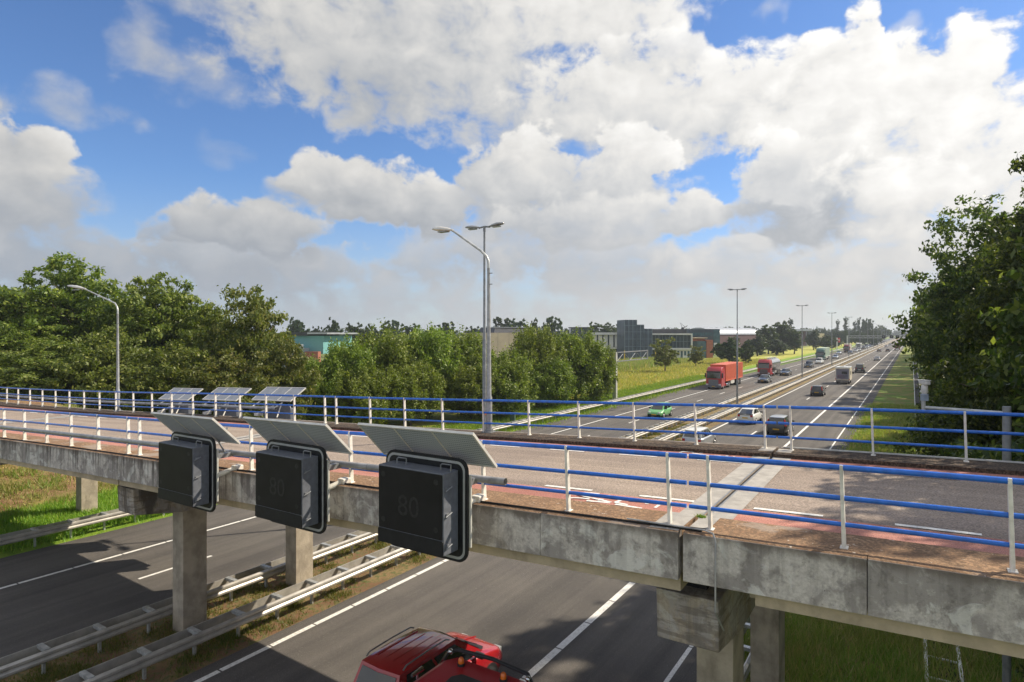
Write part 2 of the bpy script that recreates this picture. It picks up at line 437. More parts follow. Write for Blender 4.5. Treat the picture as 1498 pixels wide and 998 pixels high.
def mat_soil(name, a, b, c3, sc=1.0):
    m, g, p, pos, obj, out = new_mat(name)
    n1 = g.noise(pos, .5 * sc, 6, .65); n2 = g.noise(pos, 4 * sc, 5, .7); n3 = g.noise(pos, 30, 3, .7)
    c = g.mix(g.smooth(n1, .4, .6), a, b)
    c = g.mix(g.smooth(n2, .45, .62), c, c3)
    c = g.mul(c, g.mix(n3, (.6, .6, .6), (1.4, 1.4, 1.4)))
    g.l.new(c, p.inputs['Base Color']); p.inputs['Roughness'].default_value = .95
    g.l.new(g.bump(g.math('ADD', n3, n2), .8, .06), p.inputs['Normal'])
    return m
M_MEDIAN = mat_soil('median soil', (.20, .11, .055), (.27, .19, .085), (.12, .13, .04), 1.3)
def mat_ground():
    m, g, p, pos, obj, out = new_mat('ground cover')
    x = g.xyz(pos)
    n0 = g.noise(pos, .06, 4, .6); n1 = g.noise(pos, .35, 6, .65); n2 = g.noise(pos, 2.4, 5, .7); n3 = g.noise(pos, 16, 3, .7)
    X = g.math('MULTIPLY_ADD', g.math('SUBTRACT', n1, .5), 5.0, x[0])
    X2 = g.math('MULTIPLY_ADD', g.math('SUBTRACT', n0, .5), 26.0, x[0])
    lush = g.mix(g.smooth(n2, .35, .65), (.14, .25, .025), (.22, .33, .035))
    dry = g.mix(g.smooth(n1, .38, .62), (.44, .38, .10), (.32, .38, .06))
    reed = g.mix(g.smooth(n1, .4, .6), (.10, .14, .035), (.20, .21, .07))
    right = g.mix(g.smooth(n1, .42, .58), (.14, .23, .045), (.28, .23, .09))
    right = g.mix(g.smooth(n2, .5, .66), right, (.19, .26, .05))
    soil = g.mix(g.smooth(n2, .4, .6), (.20, .12, .065), (.30, .19, .11))
    c = g.mix(g.smooth(X, -36.0, -38.5), lush, dry)
    c = g.mix(g.smooth(X2, -52, -60), c, reed)
    c = g.mix(g.smooth(x[0], -8, -6), c, right)
    # bare soil under and beside the bridge abutment
    ys = g.math('ABSOLUTE', g.math('SUBTRACT', g.math('MULTIPLY_ADD', g.math('SUBTRACT', n1, .5), 7., x[1]), 13.5))
    sm = g.math('MULTIPLY', g.smooth(ys, 9.5, 6.0), g.smooth(X, -36.0, -38.5))
    sm = g.math('MULTIPLY', sm, g.smooth(n1, .60, .42))
    bank = g.mix(g.smooth(n1, .45, .6), (.13, .19, .03), (.30, .22, .10))
    c = g.mix(g.math('MULTIPLY', g.smooth(x[1], 34, 24), g.smooth(X, -36.0, -38.5)), c, bank)
    c = g.mix(sm, c, soil)
    c = g.mul(c, g.mix(n3, (.62, .62, .62), (1.38, 1.38, 1.38)))
    g.l.new(c, p.inputs['Base Color']); p.inputs['Roughness'].default_value = .95; p.inputs['Specular IOR Level'].default_value = .2
    g.l.new(g.bump(g.math('ADD', n3, n2), .9, .08), p.inputs['Normal'])
    return m
M_GROUND = mat_ground()
def mat_leaf(name, a, b, c3, trans=.30):
    m = bpy.data.materials.new(name); m.use_nodes = True; m.node_tree.nodes.clear()
    g = NT(m.node_tree); out = g.node('ShaderNodeOutputMaterial')
    geo = g.node('ShaderNodeNewGeometry'); oi = g.node('ShaderNodeObjectInfo')
    r = geo.outputs['Random Per Island']
    n = g.noise(geo.outputs['Position'], .45, 3, .6)
    c = g.mix(g.smooth(n, .35, .65), a, b)
    c = g.mix(g.smooth(r, .55, 1.0), c, c3)
    hs = g.node('ShaderNodeHueSaturation'); g.l.new(c, hs.inputs['Color'])
    g.l.new(g.lin(oi.outputs['Random'], 0, 1, .485, .512), hs.inputs['Hue'])
    g.l.new(g.math('MULTIPLY', g.lin(r, 0, 1, .75, 1.25), g.lin(oi.outputs['Random'], 0, 1, .85, 1.15)), hs.inputs['Value'])
    p = g.node('ShaderNodeBsdfPrincipled'); p.inputs['Roughness'].default_value = .5; p.inputs['Specular IOR Level'].default_value = .35
    g.l.new(hs.outputs[0], p.inputs['Base Color'])
    t = g.node('ShaderNodeBsdfTranslucent'); g.l.new(g.mul(hs.outputs[0], (1.5, 1.6, .7)), t.inputs[0])
    mx = g.node('ShaderNodeMixShader'); mx.inputs[0].default_value = trans
    g.l.new(p.outputs[0], mx.inputs[1]); g.l.new(t.outputs[0], mx.inputs[2]); g.l.new(mx.outputs[0], out.inputs[0])
    return m
M_LEAF_OAK = mat_leaf('oak leaf', (.098, .150, .022), (.145, .200, .030), (.22, .25, .05))
M_LEAF_WILLOW = mat_leaf('willow leaf', (.12, .175, .022), (.165, .22, .028), (.23, .26, .06))
M_LEAF_OLIVE = mat_leaf('olive leaf', (.10, .135, .025), (.135, .165, .03), (.20, .19, .05))
M_LEAF_DARK = mat_leaf('dark leaf', (.030, .055, .018), (.045, .078, .022), (.07, .10, .03), .25)
M_LEAF_R = mat_leaf('roadside leaf', (.045, .074, .017), (.072, .108, .020), (.15, .17, .04), .42)
M_GRASS_L = mat_leaf('lush grass', (.15, .27, .025), (.20, .33, .035), (.27, .32, .06), .3)
M_GRASS_D = mat_leaf('mixed grass', (.20, .34, .06), (.28, .34, .09), (.42, .34, .17), .3)
M_GRASS_Y = mat_leaf('dry grass', (.38, .36, .10), (.28, .34, .07), (.48, .38, .14), .3)
M_BARK = simple('bark', (.12, .095, .07), .95, var=.35, vscale=4, bump=.6)
# ------------------------------------------------------------------ ground and roads
def smoothstep(a, b, x):
    t = min(1, max(0, (x - a) / (b - a))); return t * t * (3 - 2 * t)
def gh(x, y):
    l = smoothstep(-36.5, -52, x) * 4.1 * smoothstep(26, 19, y) * smoothstep(-12, 4, y) 
    r = smoothstep(5, 17, x) * 5.2 * smoothstep(24, 17, y) * smoothstep(-8, 4, y)
    return l + r
def make_ground():
    xs = sorted(set([-6000, -3000, -1500, -900, -600, -400, -300, -220, -160, -130, -110] + [-100 + 2 * i for i in range(60)] + [20 + 4 * i for i in range(12)] + [80, 110, 160, 250, 400, 800, 1600, 4000]))
    ys = sorted(set([-600, -200, -80, -40] + [-20 + 1.5 * i for i in range(36)] + [34 + 6 * i for i in range(12)] + [110 + 15 * i for i in range(20)] + [450, 550, 700, 900, 1300, 2000, 3500, 7000]))
    nx, ny = len(xs), len(ys)
    vs = [(x, y, gh(x, y)) for y in ys for x in xs]
    fs = [(j*nx+i, j*nx+i+1, (j+1)*nx+i+1, (j+1)*nx+i) for j in range(ny-1) for i in range(nx-1)]
    m = MB(); m.add(vs, fs)
    return tag(m.build('ground', M_GROUND, smooth=60), kind='structure')
make_ground()
def sheet(name, x0, x1, y0, y1, z, mat, n=1):
    m = MB(); ys = [y0 + (y1 - y0) * i / n for i in range(n + 1)]
    for a, b in zip(ys[:-1], ys[1:]): m.quad((x0, a, z), (x1, a, z), (x1, b, z), (x0, b, z))
    return tag(m.build(name, mat), kind='structure')
Y0R, Y1R = -60, 3500
sheet('motorway_westbound', -30.45, -19.95, Y0R, Y1R, .03, M_ASPH, 20)
sheet('motorway_eastbound', -15.95, -5.0, Y0R, Y1R, .03, M_ASPH, 20)
sheet('hard_shoulder', -5.0, -4.25, Y0R, Y1R, .03, M_ASPH_DARK, 20)
sheet('median_ground', -19.95, -15.95, Y0R, Y1R, .026, M_MEDIAN, 20)
mk = MB(); Z = .037
def line(x, w, y0, y1): mk.quad((x - w/2, y0, Z), (x + w/2, y0, Z), (x + w/2, y1, Z), (x - w/2, y1, Z))
def seg_line(x, w, y0, y1, L, gap):
    y = y0
    while y < y1:
        line(x, w, y, min(y + L - gap, y1)); y += L
seg_line(-15.42, .17, -40, 60, 1.55, .05); line(-15.42, .17, 60, 2500)
seg_line(-8.42, .22, -40, 60, 1.85, .05); line(-8.42, .22, 60, 2500)
seg_line(-5.30, .12, -40, 60, 2.4, .05); line(-5.30, .12, 60, 2500)
seg_line(-26.85, .16, -40, 40, 1.75, .045); line(-26.85, .16, 40, 2500)
line(-20.45, .16, -40, 2500)
for i in range(-4, 60):
    yb = 11.54 + 11.6 * i; line(-23.65, .14, yb, yb + 2.8)
    yb = 56.5 + 11.6 * i
    if yb > 40: line(-11.88, .14, yb, yb + 3.0)
tag(mk.build('road_marking', M_MARK), kind='structure')

# ------------------------------------------------------------------ guard rails
WB = [(-.02, .44), (.045, .49), (.045, .545), (-.012, .60), (.045, .655), (.045, .71), (-.02, .75), (-.05, .75), (-.05, .44)]
def guard_rail(x, label, cat='guard rail', y0=-8.0, y1=900.0, step=1.333, half=.29, group='steel guard rails along the motorway'):
    root = empty('guard_rail', (x, y0, 0), 0, label, cat, group)
    for sgn in (-1, 1):
        m = MB(); prof = [(sgn * (half - .0 + p[0]), p[1]) for p in WB]
        m.prism(prof, 1, 0, y1 - y0); m.build('rail_beam', M_RAIL, root)
    k = 0; rest = MB(); y = .3
    while y0 + y < min(y1, 420):
        m = MB() if k < 96 else rest
        m.box(-half + .05, half - .02, y - .065, y + .065, .68, .775)
        m.box(-.05, .05, y - .03, y + .03, -.1, .66) if k % 1 == 0 else None
        if m is not rest: m.build('post', M_GALV, root)
        k += 1; y += step
    rest.build('more_posts', M_GALV, root)['kind'] = 'stuff'
    return root
guard_rail(-19.15, 'double steel guard rail on the left edge of the brown median strip')
guard_rail(-16.72, 'double steel guard rail on the right edge of the brown median strip')
guard_rail(-3.75, 'short steel guard rail seen between the two right bridge columns', y0=2, y1=19.2)
guard_rail(-31.0, 'double steel guard rail along the green left verge of the motorway')
# ------------------------------------------------------------------ the road bridge
ZT = [(-90, 3.9), (-75, 4.1), (-60, 4.33), (-47, 4.62), (-40, 4.83), (-33.4, 5.07), (-26.2, 5.38), (-20, 5.63), (-14.6, 5.83), (-9.2, 6.06), (-6, 6.19), (-2.5, 6.33), (1, 6.44), (6, 6.55), (14, 6.62), (24, 6.6), (40, 6.5)]
def zt(x):
    for i in range(1, len(ZT) - 2):
        if x <= ZT[i+1][0]: break
    (x0, y0), (x1, y1), (x2, y2), (x3, y3) = ZT[i-1], ZT[i], ZT[i+1], ZT[i+2] if i + 2 < len(ZT) else ZT[-1]
    t = (x - x1) / (x2 - x1); h = x2 - x1
    m1 = (y2 - y0) / (x2 - x0) * h; m2 = (y3 - y1) / (x3 - x1) * h
    return (2*t**3 - 3*t*t + 1)*y1 + (t**3 - 2*t*t + t)*m1 + (-2*t**3 + 3*t*t)*y2 + (t**3 - t*t)*m2
def zs(x): return (zt(x + .5) - zt(x - .5))
XL, XR = -75.0, 22.0
bridge = empty('road_bridge', (-18, 11.8, 0), 0, 'long weathered concrete bridge carrying a road with red cycle strips over the motorway', 'bridge')
def bp(m, name, mat, parent=None, **kw):
    o = m.build(name, mat, parent or bridge, **kw)
    if (parent or bridge) is bridge: o.location = (18, -11.8, 0)
    return o
def slab(m, x0, x1, y0, y1, dt, db, step=2.0):
    n = max(1, int(math.ceil((x1 - x0) / step)))
    rings = []
    for i in range(n + 1):
        x = x0 + (x1 - x0) * i / n; z = zt(x)
        rings.append([(x, y0, z + db), (x, y1, z + db), (x, y1, z + dt), (x, y0, z + dt)])
    return m.loft(rings)
def strip(m, x0, x1, y0, y1, dz, step=2.0):
    n = max(1, int(math.ceil((x1 - x0) / step)))
    for i in range(n):
        a = x0 + (x1 - x0) * i / n; b = x0 + (x1 - x0) * (i + 1) / n
        m.quad((a, y0, zt(a) + dz), (b, y0, zt(b) + dz), (b, y1, zt(b) + dz), (a, y1, zt(a) + dz))
JX = -2.6
GAPS = [-34.2, -18.0, JX, 13.0]
ends = [XL] + GAPS + [XR]
for a, b in zip(ends[:-1], ends[1:]):
    a2 = a + (.03 if a in GAPS else 0); b2 = b - (.03 if b in GAPS else 0)
    m = MB(); slab(m, a2, b2, 8.36, 15.42, -.09, -.60); bp(m, 'deck_slab', M_CONC)
    m = MB(); slab(m, a2 + .9 if a == JX else a2, b2, 8.27, 8.60, -.60, -.82); bp(m, 'edge_beam', M_CONC_TAN)
    m = MB(); slab(m, a2 + .7, b2 - .7, 8.9, 14.9, -.602, -.98); bp(m, 'underside_beam', M_CONC)
    m = MB(); strip(m, a2, b2, 9.1, 14.6, -.086); bp(m, 'carriageway', M_DECK)
    m = MB(); strip(m, a2, b2, 9.1, 10.05, -.082); bp(m, 'cycle_strip', M_RED)
    m = MB(); strip(m, a2, b2, 13.86, 14.6, -.082); bp(m, 'cycle_strip', M_RED)
    m = MB(); slab(m, a2, b2, 8.352, 9.1, .0, -.09); bp(m, 'near_ledge', M_LEDGE)
    m = MB(); slab(m, a2, b2, 14.6, 15.50, .0, -.09); bp(m, 'far_kerb', M_LEDGE_FAR)
# fascia panels, one by one; their local origin lies on the top edge so the dirt follows the slope
xs_f = [JX + 2.17 * k for k in range(-33, 12)]
for a, b in zip(xs_f[:-1], xs_f[1:]):
    ga = .035 if abs(a - JX) < .01 else .004; gb = .035 if abs(b - JX) < .01 else .004
    xm = (a + b) / 2; zm = zt(xm); sl_ = zs(xm)
    m = MB(); hw = (b - a) / 2
    x0, x1 = -hw + ga, hw - gb; db = -.645
    m.hexa([(x0, 0, sl_*x0 + db), (x1, 0, sl_*x1 + db), (x1, .18, sl_*x1 + db), (x0, .18, sl_*x0 + db), (x0, 0, sl_*x0), (x1, 0, sl_*x1), (x1, .18, sl_*x1), (x0, .18, sl_*x0)])
    o = m.build('fascia_panel', M_FASCIA, bridge, bevel=.008); o.location = (xm + 18, 8.17 - 11.8, zm)
    m = MB(); m.hexa([(x0, 0, sl_*x0 + db), (x1, 0, sl_*x1 + db), (x1, .14, sl_*x1 + db), (x0, .14, sl_*x0 + db), (x0, 0, sl_*x0-.004), (x1, 0, sl_*x1-.004), (x1, .14, sl_*x1-.004), (x0, .14, sl_*x0-.004)])
    o = m.build('far_fascia_panel', M_FASCIA, bridge); o.location = (xm + 18, 15.51 - 11.8, zm)
    # thin dirt capping on the panel
    m = MB(); m.hexa([(x0, .012, sl_*x0 + .001), (x1, .012, sl_*x1 + .001), (x1, .178, sl_*x1 + .001), (x0, .178, sl_*x0 + .001), (x0, .04, sl_*x0 + .012), (x1, .04, sl_*x1 + .012), (x1, .178, sl_*x1 + .012), (x0, .178, sl_*x0 + .012)])
    o = m.build('ledge_cap', M_LEDGE, bridge); o.location = (xm + 18, 8.17 - 11.8, zm)
# expansion joints: pale concrete slab, dark gap, steel edges
for jx in GAPS:
    m = MB(); strip(m, jx - .40, jx - .03, 8.9 if jx == JX else 9.1, 14.62, -.074 if jx != JX else -.074); strip(m, jx + .03, jx + .40, 9.1, 14.62, -.074)
    bp(m, 'joint_slab', M_CONC_SLAB)
    m = MB(); strip(m, jx - .028, jx + .028, 8.4, 15.4, -.093); bp(m, 'joint_gap', M_DARK)
    m = MB()
    for s_ in (-1, 1): m.box(jx + s_*.045 - .012, jx + s_*.045 + .012, 9.1, 14.6, zt(jx) - .075, zt(jx) - .068)
    bp(m, 'joint_edge', M_GALV_D)
m = MB()   # pale repaired patch on the ledge at the joint
for a, b, c_, d_ in ((-3.05, -2.64, 8.20, 9.06), (-2.56, -2.30, 8.45, 9.08)):
    strip(m, a, b, c_, d_, .016, .5)
bp(m, 'ledge_patch', M_CONC_SLAB)
m = MB()
for a, b, c_, d_ in ((-2.95, -2.64, 14.9, 15.42), (-2.56, -2.25, 14.85, 15.30)):
    strip(m, a, b, c_, d_, .006, .5)
bp(m, 'ledge_patch', M_CONC_SLAB)
# painted dashes
for k in range(-24, 9):
    a = -5.81 + 1.87 * k
    if not (-3.0 < a + .5 < -2.2):
        m = MB(); strip(m, a, a + .97, 10.10, 10.20, -.077, .5); bp(m, 'lane_dash', M_MARK)
    a = -9.58 + 1.865 * k
    if -3.9 < a < -3.2: a -= .2
    m = MB(); strip(m, a, a + .95, 13.68, 13.77, -.077, .5); bp(m, 'lane_dash', M_MARK)
# bicycle symbols on the red strips
def ring(m, cx, cy, rx, ry, w, a0, a1, n=10):
    for i in range(n):
        t0 = a0 + (a1 - a0) * i / n; t1 = a0 + (a1 - a0) * (i + 1) / n
        P = lambda t, k: (cx + (rx + k) * cos(t), cy + (ry + k) * sin(t), zt(cx) - .0765)
        m.quad(P(t0, 0), P(t0, w), P(t1, w), P(t1, 0))
def bar(m, x0, y0, x1, y1, w):
    dx, dy = x1 - x0, y1 - y0; L = sqrt(dx*dx + dy*dy); nx, ny = -dy/L*w/2, dx/L*w/2
    z = zt((x0+x1)/2) - .076
    m.quad((x0+nx, y0+ny, z), (x0-nx, y0-ny, z), (x1-nx, y1-ny, z), (x1+nx, y1+ny, z))
def bicycle_mark(cx, cy, s=1.0):
    m = MB()
    for dy in (-.20, .20):
        for q0 in (.15, 1.75, 3.3, 4.85):
            ring(m, cx - .30 * s, cy + dy, .25 * s, .13, .06, q0, q0 + 1.2)
    bar(m, cx - .34*s, cy - .19, cx - .02*s, cy - .07, .07); bar(m, cx - .34*s, cy + .19, cx + .10*s, cy + .12, .07)
    bar(m, cx - .02*s, cy - .07, cx - .34*s, cy + .02, .06); bar(m, cx - .02*s, cy - .07, cx + .0*s, cy + .13, .06)
    bar(m, cx + .10*s, cy + .12, cx + .32*s, cy + .16, .06); bar(m, cx + .32*s, cy + .06, cx + .32*s, cy + .24, .06)
    bar(m, cx + .02*s, cy - .20, cx + .40*s, cy - .20, .07); bar(m, cx - .02*s, cy - .07, cx + .14*s, cy - .09, .06)
    bar(m, cx + .46*s, cy - .10, cx + .46*s, cy + .16, .05)
    bp(m, 'bicycle_mark', M_MARK)
bicycle_mark(-4.1, 9.60, 1.45); bicycle_mark(-3.9, 14.22, 1.2)
# piers: beam on two columns, the cantilever ends of the beam deepen towards the columns
for px, zo in ((-34.72, 0), (-18.42, 0), (-2.66, 0), (13.3, 0)):
    zc = zt(px) - 1.0
    m = MB(); prof = [(8.62, zc), (15.2, zc), (15.2, zc - .72), (14.3, zc - .95), (10.0, zc - .95), (8.66, zc - .72)]
    m.prism(prof, 0, px - .44, px + .44); bp(m, 'crossbeam', M_BEAM, bevel=.02)
    gz = gh(px, 12) - .4
    for cy in (10.1, 14.1):
        m = MB(); m.box(px - .29, px + .29, cy, cy + .74, gz, zc - .93); bp(m, 'column', M_CONC, bevel=.015)
    for by in (9.1, 10.6, 12.2, 13.8, 14.7):
        m = MB(); m.box(px - .2, px + .2, by - .17, by + .17, zc + .002, zc + .05); bp(m, 'bearing', M_DARK)
m = MB()   # abutment wall at the west end
m.box(-50.5, -49.5, 8.4, 15.3, 2.0, zt(-50) - .99); bp(m, 'abutment', M_CONC)
# cable along the ledge and the pipe that drops from it
m = MB(); m.tube([(x, 8.29, zt(x) + .025) for x in np.linspace(-60, -2.35, 70)] , .017, 6); bp(m, 'ledge_cable', M_DARK)
m = MB(); z0 = zt(-2.2)
m.tube([(-3.4, 8.27, z0 + .02), (-2.3, 8.25, z0 + .05), (-2.17, 8.17, z0 + .05), (-2.13, 8.13, z0 - .03), (-2.13, 8.13, z0 - .95), (-2.13, 8.55, z0 - 1.35)], .012, 8)
bp(m, 'drop_pipe', M_PIPE, smooth=True)

# ------------------------------------------------------------------ bridge railings
def railing(yy, label, xs_posts, group):
    root = empty('railing', (-18, yy, zt(-18)), 0, label, 'railing', group)
    off = Vector((18, -yy, -zt(-18)))
    X0, X1 = XL, XR
    cuts = [X0] + [g_ for g_ in GAPS] + [X1]
    for h, r in ((.97, .036), (.60, .031), (.28, .028)):
        for a, b in zip(cuts[:-1], cuts[1:]):
            m = MB(); n = max(2, int((b - a) / 1.2))
            m.tube([(x, yy, zt(x) + h) for x in np.linspace(a + (.02 if a != X0 else 0), b - (.02 if b != X1 else 0), n)], r, 10)
            m.build('rail', M_BLUE, root, smooth=True).location = off
    for x in xs_posts:
        s_ = zs(x); m = MB(); z = zt(x)
        tx = s_ * 1.0 
        for (dx, dy, z0, z1) in ((.020, .045, 0, 1.0),):
            m.hexa([(x-dx*1.1, yy-dy, z-.03), (x+dx*1.1, yy-dy, z-.03), (x+dx*1.1, yy+dy, z-.03), (x-dx*1.1, yy+dy, z-.03),
                    (x-tx-dx, yy-dy*.8, z+1.0), (x-tx+dx, yy-dy*.8, z+1.0), (x-tx+dx, yy+dy*.8, z+1.0), (x-tx-dx, yy+dy*.8, z+1.0)])
        m.box(x - .045, x + .045, yy - .06, yy + .06, z - .01, z + .014)
        m.build('post', M_WHITE, root, bevel=.006).location = off
    return root
px_ = [-2.29 + 1.6 * k for k in range(0, 15)] + [-2.85 - 1.6 * k for k in range(0, 10)] + [-17.95 - 1.72 * k for k in range(0, 32)]
px_ = [x for x in px_ if abs(x + 17.25) > .01]; px_.append(-17.35)
railing(8.50, 'blue three-bar railing with white posts on the near edge of the bridge', px_, 'railings of the bridge')
far_rail = railing(15.24, 'blue three-bar railing with pale posts on the far edge of the bridge', px_, 'railings of the bridge')
m = MB(); slab(m, -2.5, XR, 15.44, 15.47, .035, .005); m.build('base_rail', M_ALU, far_rail).location = Vector((18, -15.24, -zt(-18)))

# ------------------------------------------------------------------ pipes, matrix signs, solar panels
def pipe_run(y, x0, x1, h, label):
    root = empty('support_pipe', (x1, y, zt(x1) + h), 0, label, 'pipe')
    off = -Vector(root.location)
    m = MB(); n = int((x1 - x0) / 1.5)
    m.tube([(x, y, zt(x) + h) for x in np.linspace(x0, x1 - .004, n)], .058, 14, cap=False)
    m.tube([(x, y, zt(x) + h) for x in (x1 - .004, x1 - .3)], .050, 14, cap=False)
    m.build('pipe', M_PIPE, root, smooth=True).location = off
    for x in np.arange(x1 - .9, x0, -2.15):
        m = MB(); m.tube([(x - .012, y, zt(x) + h), (x + .012, y, zt(x) + h)], .062, 14); m.build('pipe_joint', M_GALV_D, root).location = off
    return root
pipe_run(8.20, -60, -5.42, .42, 'long grey horizontal pipe running behind the three black matrix signs')
pipe_run(15.62, -60, -21.3, .40, 'grey horizontal pipe behind the far railing below the small panels')

def rrect(x0, x1, z0, z1, r, n=6):
    pts = []
    for cx, cz, a in ((x1 - r, z1 - r, 0), (x0 + r, z1 - r, pi/2), (x0 + r, z0 + r, pi), (x1 - r, z0 + r, 1.5*pi)):
        for k in range(n + 1): pts.append((cx + r*cos(a + pi/2*k/n), cz + r*sin(a + pi/2*k/n)))
    return pts
def text_mesh(body, size, depth, mat, parent, loc, rot, name='lettering', align='CENTER', font_space=1.0):
    cu = bpy.data.curves.new(name, 'FONT'); cu.body = body; cu.size = size; cu.extrude = depth; cu.align_x = align; cu.space_character = font_space
    to = bpy.data.objects.new(name, cu)
    dg = bpy.context.evaluated_depsgraph_get()
    COL.objects.link(to); dg.update()
    me = bpy.data.meshes.new_from_object(to.evaluated_get(dg)); bpy.data.objects.remove(to)
    me.materials.clear(); me.materials.append(mat)
    o = bpy.data.objects.new(name, me); COL.objects.link(o); o.parent = parent; o.location = loc; o.rotation_euler = rot
    return o
M_GHOST = simple('faded pixel lamps', (.0135, .0135, .0142), .6, var=.7, vscale=30)
M_GLASSBLK = simple('black sign face', (.008, .008, .009), .55, var=.3, vscale=3, spec=.3)
M_STRIPE = simple('grey sign border', (.36, .37, .37), .5, var=.1)
def matrix_sign(cx, label, ghost=None):
    z1 = 6.88 + (zt(cx) - zt(-6.57)); z0 = z1 - 1.24; hw = .675
    root = empty('matrix_sign', (cx, 7.65, z0), 0, label, 'matrix sign', 'black matrix signs on the near side of the bridge')
    P = lambda m, n_, mat, parent=root, **kw: m.build(n_, mat, parent, **kw)
    h = z1 - z0
    m = MB(); m.box(-hw, hw, -.42, -.06, 0, h); cab = P(m, 'cabinet', M_GREYBOX, bevel=.012)
    m = MB(); m.prism(rrect(-hw + .02, hw - .02, .24, h - .02, .02), 1, -.432, -.4205); fc = P(m, 'display_face', M_GLASSBLK)
    m = MB(); m.prism(rrect(-hw + .004, hw - .004, .006, .225, .02), 1, -.436, -.4205); P(m, 'front_flap', M_BLACKBOX)
    for (a, b) in ((-hw + .12, h - .14), (hw - .14, h - .14), (-hw + .12, .38), (hw - .14, .38)):
        m = MB(); m.tube([(a, -.4325, b), (a, -.4345, b)], .045, 14); P(m, 'round_lamp', M_GHOST, fc)
    if ghost:
        t = text_mesh(ghost, .46, .001, M_GHOST, fc, (-.02, -.4335, .50), (pi/2, 0, 0), 'unlit_figures')
    m = MB(); bz0, bz1 = -.20, h + .17; bx0, bx1 = -.88, .84
    m.prism(rrect(bx0, bx1, bz0, bz1, .19), 1, -.045, -.005); bd = P(m, 'backboard', M_BLACKBOX, bevel=.006)
    a = rrect(bx0 + .045, bx1 - .045, bz0 + .045, bz1 - .045, .15); b = rrect(bx0 + .085, bx1 - .085, bz0 + .085, bz1 - .085, .115)
    m = MB(); n = len(a)
    for i in range(n):
        j = (i + 1) % n; m.quad((a[i][0], -.049, a[i][1]), (a[j][0], -.049, a[j][1]), (b[j][0], -.049, b[j][1]), (b[i][0], -.049, b[i][1]))
    P(m, 'border_stripe', M_STRIPE, bd)
    m = MB(); m.box(bx0 + .1, bx1 + .03, .0, .03, bz0 + .25, bz1 - .25); P(m, 'rear_plate', M_ALU)
    for sx in (-hw + .22, hw - .22):
        m = MB(); m.tube([(sx, -.22, h), (sx, -.22, h + .075), (sx + .03, -.22, h + .10), (sx + .2, -.22, h + .10), (sx + .2, -.22, h + .0)], .011, 6); P(m, 'lifting_handle', M_GALV_D, cab)
    for k, zz in enumerate((h - .23, h * .5, .14)):
        m = MB(); m.box(hw, hw + .02, -.37, -.30, zz - .012, zz + .012); m.tube([(hw + .03, -.40, zz - .03), (hw + .045, -.27, zz + .02)], .010, 6); P(m, 'latch', M_GALV_D, cab)
    m = MB(); m.box(-hw + .2, -hw + .32, -.36, -.2, -.03, 0); m.box(hw - .42, hw - .2, -.36, -.2, -.03, 0); P(m, 'cable_gland', M_DARK, cab)
    # arms to the bridge: two clamps on the pipe and two lower struts with white feet on the ledge
    zp = zt(cx) + .42 - z0
    for sx in (-.55, .55):
        m = MB(); m.box(sx - .05, sx + .05, 0, .55, zp - .05, zp + .05); P(m, 'pipe_arm', M_GALV_D)
    zl = zt(cx + .9) - z0
    m = MB(); m.tube([(.25, .05, zl - .16), (.50, .66, zl + .03)], .055, 12); P(m, 'strut', M_WHITE, smooth=True)
    m = MB(); m.box(.42, .60, .60, .80, zl - .01, zl + .10); P(m, 'foot', M_WHITE, bevel=.02)
    m = MB(); m.tube([(-.72, .03, zl - .22), (-.6, .62, zl - .01)], .055, 12); P(m, 'strut', M_WHITE, smooth=True)
    return root
matrix_sign(-6.57, 'largest and nearest black matrix sign, hung in front of the bridge edge on the right', '80')
matrix_sign(-9.80, 'black matrix sign in the middle of the three hanging on the near bridge edge', '80')
matrix_sign(-13.28, 'black matrix sign farthest left, hanging above the tall middle pier column')
def solar_panel(P00, ux, uy, w, l, n, label, group, face_down=True):
    """P00 corner; ux along the width, uy down the slope"""
    root = empty('solar_panel', P00, 0, label, 'solar panel', group)
    nz_ = ux.cross(uy).normalized()
    if nz_.z < 0: nz_ = -nz_
    def H(m, a0, a1, b0, b1, c0, c1):
        m.hexa([ux*a + uy*b + nz_*c for c in (c0, c1) for (a, b) in ((a0, b0), (a1, b0), (a1, b1), (a0, b1))])
    m = MB()
    H(m, 0, w, 0, .03, -.022, .022); H(m, 0, w, l - .03, l, -.022, .022)
    for k in range(n + 1):
        a = (w - .03) * k / n; ww = .035
        H(m, a, a + ww, .03, l - .03, -.021, .021)
    m.build('frame', M_ALU, root)
    for k in range(n):
        m = MB(); H(m, (w - .03)*k/n + .028, (w - .03)*(k+1)/n + .002, .03, l - .03, -.012, .012)
        m.build('cell_sheet', M_CELL if face_down else M_CELLTOP, root)
    return root
for i, (cx, lab) in enumerate(((-6.57, 'mesh-backed solar panel tilted over the nearest black matrix sign'), (-9.80, 'solar panel tilted over the middle black matrix sign'), (-13.28, 'solar panel tilted over the farthest left black matrix sign'))):
    zo = 7.46 + (zt(cx) - zt(-6.57)) ; x0 = cx - 1.33
    s_ = zs(cx)
    ux = Vector((1, 0, s_ * .45)).normalized(); uy = Vector((0, .62, -.60)).normalized()
    r = solar_panel((x0, 7.40, zo), ux, uy, 2.43, .88, 3, lab, 'solar panels over the near signs')
    for sx in (.7, 1.7):
        m = MB(); m.tube([(sx, .55, -.52), (sx, .78, -.93)], .02, 8); m.tube([(sx, .62, -.60), (sx, .80, -.30)], .018, 6); m.build('bracket', M_GALV_D, r)
